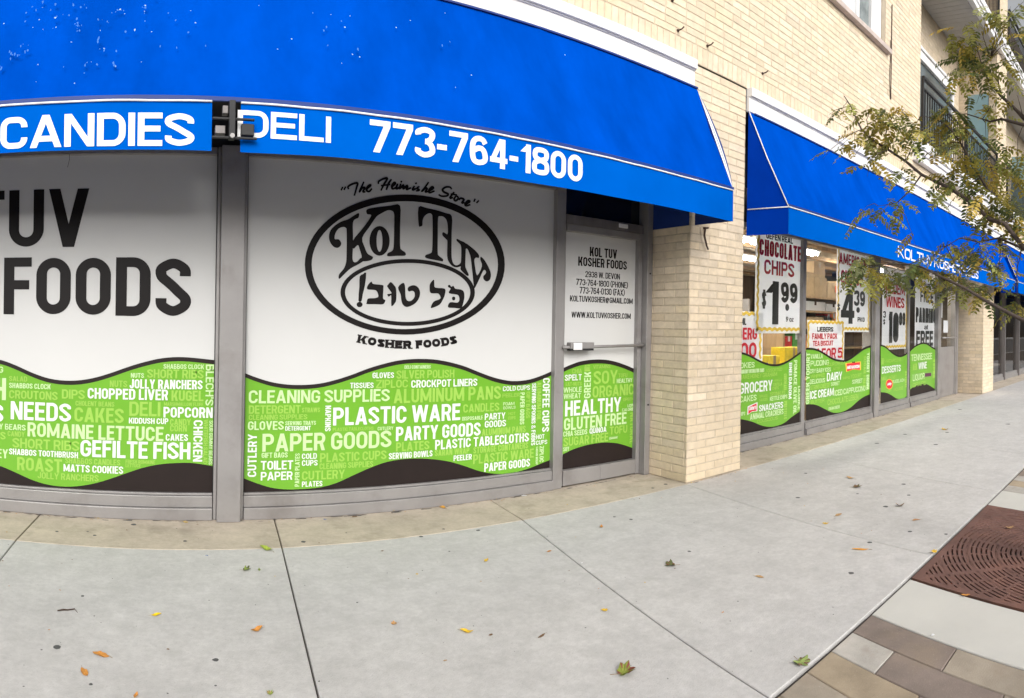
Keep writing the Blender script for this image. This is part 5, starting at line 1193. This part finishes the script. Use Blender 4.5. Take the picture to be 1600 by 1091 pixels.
CL = [(1575, 20, 20, 5), (1540, 30, 18, 4), (1505, 80, 18, 4), (1560, 110, 18, 4), (1590, 90, 14, 4), (1590, 150, 14, 3), (1480, 215, 16, 4), (1520, 270, 18, 4), (1560, 240, 18, 4), (1525, 335, 16, 3), (1585, 350, 14, 4), (1470, 395, 14, 3), (1395, 425, 12, 3), (1560, 420, 14, 3), (1305, 172, 8, 2), (1318, 166, 10, 2), (1360, 172, 12, 3), (1376, 183, 18, 5), (1400, 180, 16, 4), (1345, 212, 14, 4), (1360, 250, 12, 2), (1335, 212, 12, 3), (1387, 222, 16, 5), (1375, 196, 14, 3), (1422, 213, 12, 3), (1358, 262, 8, 1), (1415, 268, 12, 3), (1340, 236, 8, 1), (1300, 232, 6, 1), (1418, 182, 14, 3), (1428, 198, 10, 3),
      (1500, 58, 20, 7), (1520, 45, 18, 4), (1545, 75, 20, 5), (1585, 38, 18, 5), (1592, 62, 12, 4), (1590, 10, 15, 4), (1512, 95, 24, 8), (1530, 105, 18, 5), (1565, 85, 16, 4), (1498, 112, 16, 3), (1488, 172, 22, 6), (1470, 190, 20, 6), (1442, 198, 14, 4), (1530, 150, 18, 4), (1548, 165, 15, 4), (1500, 205, 24, 6), (1540, 205, 20, 6), (1510, 240, 20, 5), (1458, 232, 12, 3), (1475, 245, 14, 3), (1545, 228, 16, 4), (1590, 245, 16, 4),
      (1490, 268, 15, 4), (1550, 275, 24, 7), (1590, 270, 18, 6), (1530, 300, 24, 8), (1575, 312, 24, 8), (1500, 292, 16, 4), (1478, 278, 14, 3), (1460, 305, 14, 2), (1380, 328, 18, 3), (1355, 322, 12, 2), (1405, 318, 14, 2), (1398, 335, 8, 1), (1425, 365, 8, 1), (1595, 330, 15, 5), (1545, 330, 18, 5), (1500, 388, 22, 7), (1540, 385, 20, 6), (1520, 400, 20, 5), (1485, 378, 14, 3), (1562, 372, 14, 3),
      (1360, 418, 22, 8), (1348, 426, 16, 5), (1375, 430, 16, 5), (1335, 410, 10, 2), (1410, 415, 18, 5), (1428, 425, 16, 4), (1462, 420, 18, 5), (1445, 412, 14, 3), (1500, 438, 20, 5), (1482, 452, 16, 3), (1545, 458, 18, 4), (1525, 448, 16, 3), (1590, 470, 14, 3), (1590, 432, 14, 3), (1530, 420, 14, 3), (1580, 400, 12, 2)]
rnd = random.Random(21)
NODES = [p for L in (B1, B2, B3, B4, B5, B6, B7, B8, B9, B10) for p in L]
CC = []
for px, py, rp, n in CL:
    dist = rnd.uniform(3.75, 4.2); c = atR(px, py, dist); CC.append((c, rp * dist / F * 1.1, n))
    o = min(NODES, key=lambda q: (q - c).length)
    if .03 < (o - c).length < .5:
        mid_ = o.lerp(c, .5) + Vector((rnd.gauss(0, .02), rnd.gauss(0, .02), .02)); m.tube([o, mid_, c, c + (c - mid_) * .5 + Vector((0, 0, -.02))], [.0032, .0024, .0016, .0006], 5)
m.build('trunk', BARK, tree, smooth=True)
for c, rad, n in CC: cluster(c, rad, max(1, int(n * 1.35 + .5)), L=(.12, .21))
for k in range(70):                                        # the rest of the crown, outside the picture
    a = rnd.uniform(-2.6, .6); rr = rnd.uniform(.5, 1.4); cluster(TB + Vector((rr * cos(a) + .35, rr * sin(a) - .1, rnd.uniform(2.3, 4.9))), .25, 6, L=(.12, .2))
for L in (B1, B2, B3, B4, B5, B6, B7, B8, B9, B10):
    for p in L[2:]:
        if rnd.random() < .5: cluster(p, .05, 1, L=(.10, .17))
lv.build('crown', LEAF, tree)

# ------------------------------------------------------------------ fallen leaves and litter, one by one
def leaf_mesh(kind, size, c, c2, ang, curl, seed):
    r = random.Random(seed); m = MB(); N = 14
    if kind == 'maple':
        out = []
        lob = [(0, 1.0), (10, .80), (20, .66), (32, .78), (45, .93), (56, .76), (66, .62), (78, .72), (90, .80), (104, .62), (116, .50), (140, .55), (165, .36), (180, .12)]
        for w, q in lob + [(360 - w_, q_) for w_, q_ in lob[-2:0:-1]]: out.append((w, q * r.uniform(.88, 1.1)))
        pts = [(size * q * cos(radians(w)), size * q * sin(radians(w))) for w, q in out]
    else:
        asp = .42 if kind == 'oval' else .26
        pts = []
        for i in range(N):
            s_ = i / (N - 1); pts.append((size * (2 * s_ - 1), size * asp * sin(pi * s_) ** .8 * r.uniform(.85, 1.1)))
        for i in range(N - 2, 0, -1):
            s_ = i / (N - 1); pts.append((size * (2 * s_ - 1), -size * asp * sin(pi * s_) ** .8 * r.uniform(.85, 1.1)))
    ca, sa = cos(ang), sin(ang)
    def lift(x, y): return .0025 + curl * (y / size) ** 2 * size * 1.1 + curl * .35 * size * (x / size) ** 2 + curl * .12 * size * sin(x / size * 4 + seed)
    V_ = [(0, 0, lift(0, 0))] + [(x, y, lift(x, y)) for x, y in pts]
    zmin = min(v[2] for v in V_)
    P_ = [(v[0] * ca - v[1] * sa, v[0] * sa + v[1] * ca, v[2] - zmin + .002) for v in V_]
    n = len(pts)
    for i in range(n):
        a, b = i + 1, (i + 1) % n + 1
        mid = [tuple((P_[0][q] + P_[j][q]) / 2 - (0.0006 if q == 2 else 0) for q in range(3)) for j in (a, b)]
        f = r.uniform(.85, 1.15); cc_ = c if r.random() < .6 or kind != 'maple' else c2
        ce = tuple(x * f for x in cc_); ci = tuple(x * f * 1.05 for x in c)
        m.add([P_[0], mid[0], mid[1]], [(0, 1, 2)], 0, ci); m.add([mid[0], P_[a], P_[b], mid[1]], [(0, 1, 2, 3)], 0, ce)
    s0 = (-size * (1.0 if kind != 'maple' else .1), 0); s1 = (-size * (1.35 if kind != 'maple' else .95), size * .12)
    k0 = len(m.f)
    m.tube([(x * ca - y * sa, x * sa + y * ca, .004) for x, y in (s0, s1)], size * .018, 5)
    for q in range(k0, len(m.f)): m.c[q] = (.22, .13, .05)
    return m
YL, OR, TN, BR, GN, DG, RD = (.62, .40, .035), (.50, .22, .05), (.42, .26, .12), (.17, .10, .055), (.20, .26, .06), (.09, .10, .04), (.17, .05, .035)
FL = [(243.7, 961.7, 'oval', .022, (.75, .52, .01), YL, 'bright yellow leaf alone on the lower left slab'), (158, 1024, 'oval', .032, OR, TN, 'curled orange leaf near the bottom left corner, upper one'), (131.7, 1051, 'oval', .026, OR, TN, 'curled orange leaf near the bottom left corner, lower one'),
      (212, 1088, 'oval', .015, OR, TN, 'tiny orange leaf on the bottom edge at left'), (401, 986, 'oval', .028, OR, TN, 'orange leaf standing curled left of the wide slab joint'), (383, 892, 'maple', .026, GN, DG, 'crumpled olive green leaf left of the wide slab joint'),
      (416, 859, 'oval', .042, (.27, .34, .05), GN, 'long fresh green leaf at the tan strip edge'), (405, 891, 'oval', .015, GN, GN, 'small green leaf bit below the long green leaf'), (760, 876, 'oval', .022, YL, OR, 'yellow leaf with thin stalk on the middle slab'), (617, 975, 'maple', .017, TN, OR, 'small tan leaf in the middle of the slab'),
      (729, 988, 'oval', .026, YL, OR, 'orange yellow oval leaf right of the small tan leaf'), (422, 1086, 'maple', .014, GN, TN, 'green leaf bit on the bottom edge beside the joint'), (940, 824, 'oval', .022, OR, YL, 'orange leaf on the slab in front of the door'), (858, 862, 'oval', .017, OR, TN, 'tiny orange leaf touching the diagonal joint'),
      (1050, 884, 'maple', .040, DG, RD, 'dark green and red maple leaf with a long stalk'), (1187, 902, 'oval', .024, TN, OR, 'tan leaf on the middle right slab'), (945, 955, 'maple', .018, YL, YL, 'pale yellow leaf left of the diagonal joint'), (846, 995, 'long', .022, BR, BR, 'narrow grey brown leaf on the lower slab'),
      (974, 1054, 'maple', .045, (.19, .22, .04), RD, 'big green and red maple leaf at the bottom centre'), (1344, 859, 'long', .045, (.62, .28, .03), OR, 'long orange yellow leaf left of the iron grate'), (1250, 1035, 'maple', .040, (.25, .32, .10), BR, 'pale green maple leaf beside the brick coloured pavers'), (1290, 819, 'maple', .025, YL, YL, 'yellow leaf on the joint near the iron grate'),
      (1477, 672, 'maple', .05, (.45, .30, .06), YL, 'yellow brown leaf far right on the sidewalk'), (1337, 762, 'maple', .045, BR, DG, 'dark brown leaf in the middle of the right slab'), (1329, 748, 'oval', .04, TN, BR, 'tan leaf just behind the dark brown leaf'), (1406, 791, 'maple', .035, BR, TN, 'brown leaf left of the far gum spots'),
      (1310, 805, 'oval', .035, TN, YL, 'light tan leaf near the yellow leaf on the joint'), (1431, 813, 'oval', .028, (.45, .24, .1), OR, 'orange tan leaf close to the grate corner'), (145, 801, 'oval', .026, OR, OR, 'orange leaf against the left window sill, first from the left'), (239, 804, 'oval', .026, OR, TN, 'orange leaf against the left window sill, second from the left'),
      (355, 815, 'oval', .022, OR, TN, 'orange leaf at the foot of the grey window post'), (290, 817, 'oval', .016, YL, TN, 'small yellowish leaf left of the grey window post'), (691, 793, 'oval', .036, (.52, .27, .05), OR, 'large orange leaf on the tan strip below the big window'), (744, 783, 'oval', .026, OR, TN, 'orange leaf touching the sill below the big window'),
      (554, 808, 'oval', .02, BR, TN, 'small brown leaf on the tan strip below the big window'), (841, 768, 'oval', .030, OR, RD, 'reddish orange leaf in the corner by the door post'), (1509, 931, 'oval', .02, OR, OR, 'orange leaf on the near edge of the iron grate'), (1460, 864, 'maple', .022, YL, YL, 'bright yellow leaf on the iron grate'), (1577, 825, 'maple', .032, TN, TN, 'pale tan leaf on the iron grate near the right edge')]
for i, (px, py, kind, sz, c, c2, lb) in enumerate(FL):
    on = 1437 < px
    z = .0048 if (px in (1509, 1460, 1577)) else 0.0
    p = onZ(px, py, z)
    o = leaf_mesh(kind, sz * 1.2, c, c2, i * 2.4 + .4, rnd.uniform(.25, .75) if kind != 'long' else .2, i).build('fallen_leaf', DRYLEAF, origin=None)
    o.location = (p.x, p.y, z); ORG[o.name] = p
    tag(o, lb, 'leaf', 'leaves fallen on the sidewalk')
def scrap(px, py, s, mt, lb, name='paper_scrap', cat='litter'):
    p = onZ(px, py); m = MB(); r = random.Random(px)
    m.poly([(s * r.uniform(.6, 1.1) * cos(w), s * .6 * r.uniform(.6, 1.1) * sin(w), .004 + r.uniform(0, .006)) for w in (0.2, 1.3, 2.4, 3.4, 4.4, 5.4)])
    o = m.build(name, mt); o.location = p; tag(o, lb, cat)
scrap(323, 870, .010, BLUEP, 'tiny blue scrap on the left slab'); scrap(508, 813, .012, BLUEP, 'tiny blue scrap on the tan strip below the big window')
scrap(909, 882, .010, PAPER, 'tiny white paper scrap beside the diagonal joint'); scrap(819, 776, .03, PAPER, 'white paper scrap on the tan strip left of the door')
scrap(1458, 995, .014, PAPER, 'white paper scrap at the edge of the pale concrete band')
p = onZ(106, 955); m = MB(); m.tube([(-.045, -.014, .004), (-.02, -.004, .006), (.0, 0, .005), (.03, .012, .007)], [.003, .004, .003, .0025], 6); m.tube([(.03, .012, .006), (.045, -.012, .003)], .0012, 5)
o = m.build('twig', RUST); o.location = p; tag(o, 'small dark twig on the lower left slab', 'twig')

m = MB(); rl = random.Random(31)
for k in range(170):
    if k < 110: x, y = rl.uniform(-1.2, 9), 4.083 - abs(rl.gauss(0, .05)); y = min(y, 3.58 - abs(rl.gauss(0, .03))) if 3.85 < x < 4.62 else y
    else: x, y = rl.uniform(-1, 6), rl.uniform(1.5, 3.9)
    s_ = rl.uniform(.003, .010); w0_ = rl.uniform(0, 6); c = rl.choice((OR, TN, BR, YL, BR)); hh = .003 + rl.uniform(0, .004)
    P_ = [(x + s_ * rl.uniform(.5, 1.3) * cos(w0_ + i * pi / 2.5), y + s_ * .6 * rl.uniform(.5, 1.3) * sin(w0_ + i * pi / 2.5), hh + rl.uniform(0, .004)) for i in range(5)]
    m.add(P_, [(0, 1, 2), (0, 2, 3), (0, 3, 4)], 0, c)
o = m.build('leaf_litter', DRYLEAF); o['kind'] = 'stuff'; tag(o, 'crumbs of dry leaf and grit gathered along the shopfront foot', 'litter')

# ------------------------------------------------------------------ across the street (unseen block, height and paleness set for bounce light and reflections)
opp = thing('bounce_building', (4, -19, 0), 'unseen added building across the street, low and pale for bounce light', 'building')
m = MB(); m.box(-30, 45, -30, -18.5, 0, 5.0); m.box(-30.2, 45.2, -30.2, -18.3, 5.0, 5.3); m.build('wall', mat('pale_bounce_wall', (.50, .42, .32), .9, var=.15, scale=3), opp)
for k in range(14):
    x = -28 + k * 5.2
    m = MB(); m.box(x, x + 3.4, -18.49, -18.42, .7, 2.8); m.build('window', mat('far_window', (.12, .14, .15), .15, var=.3, scale=.6), opp)
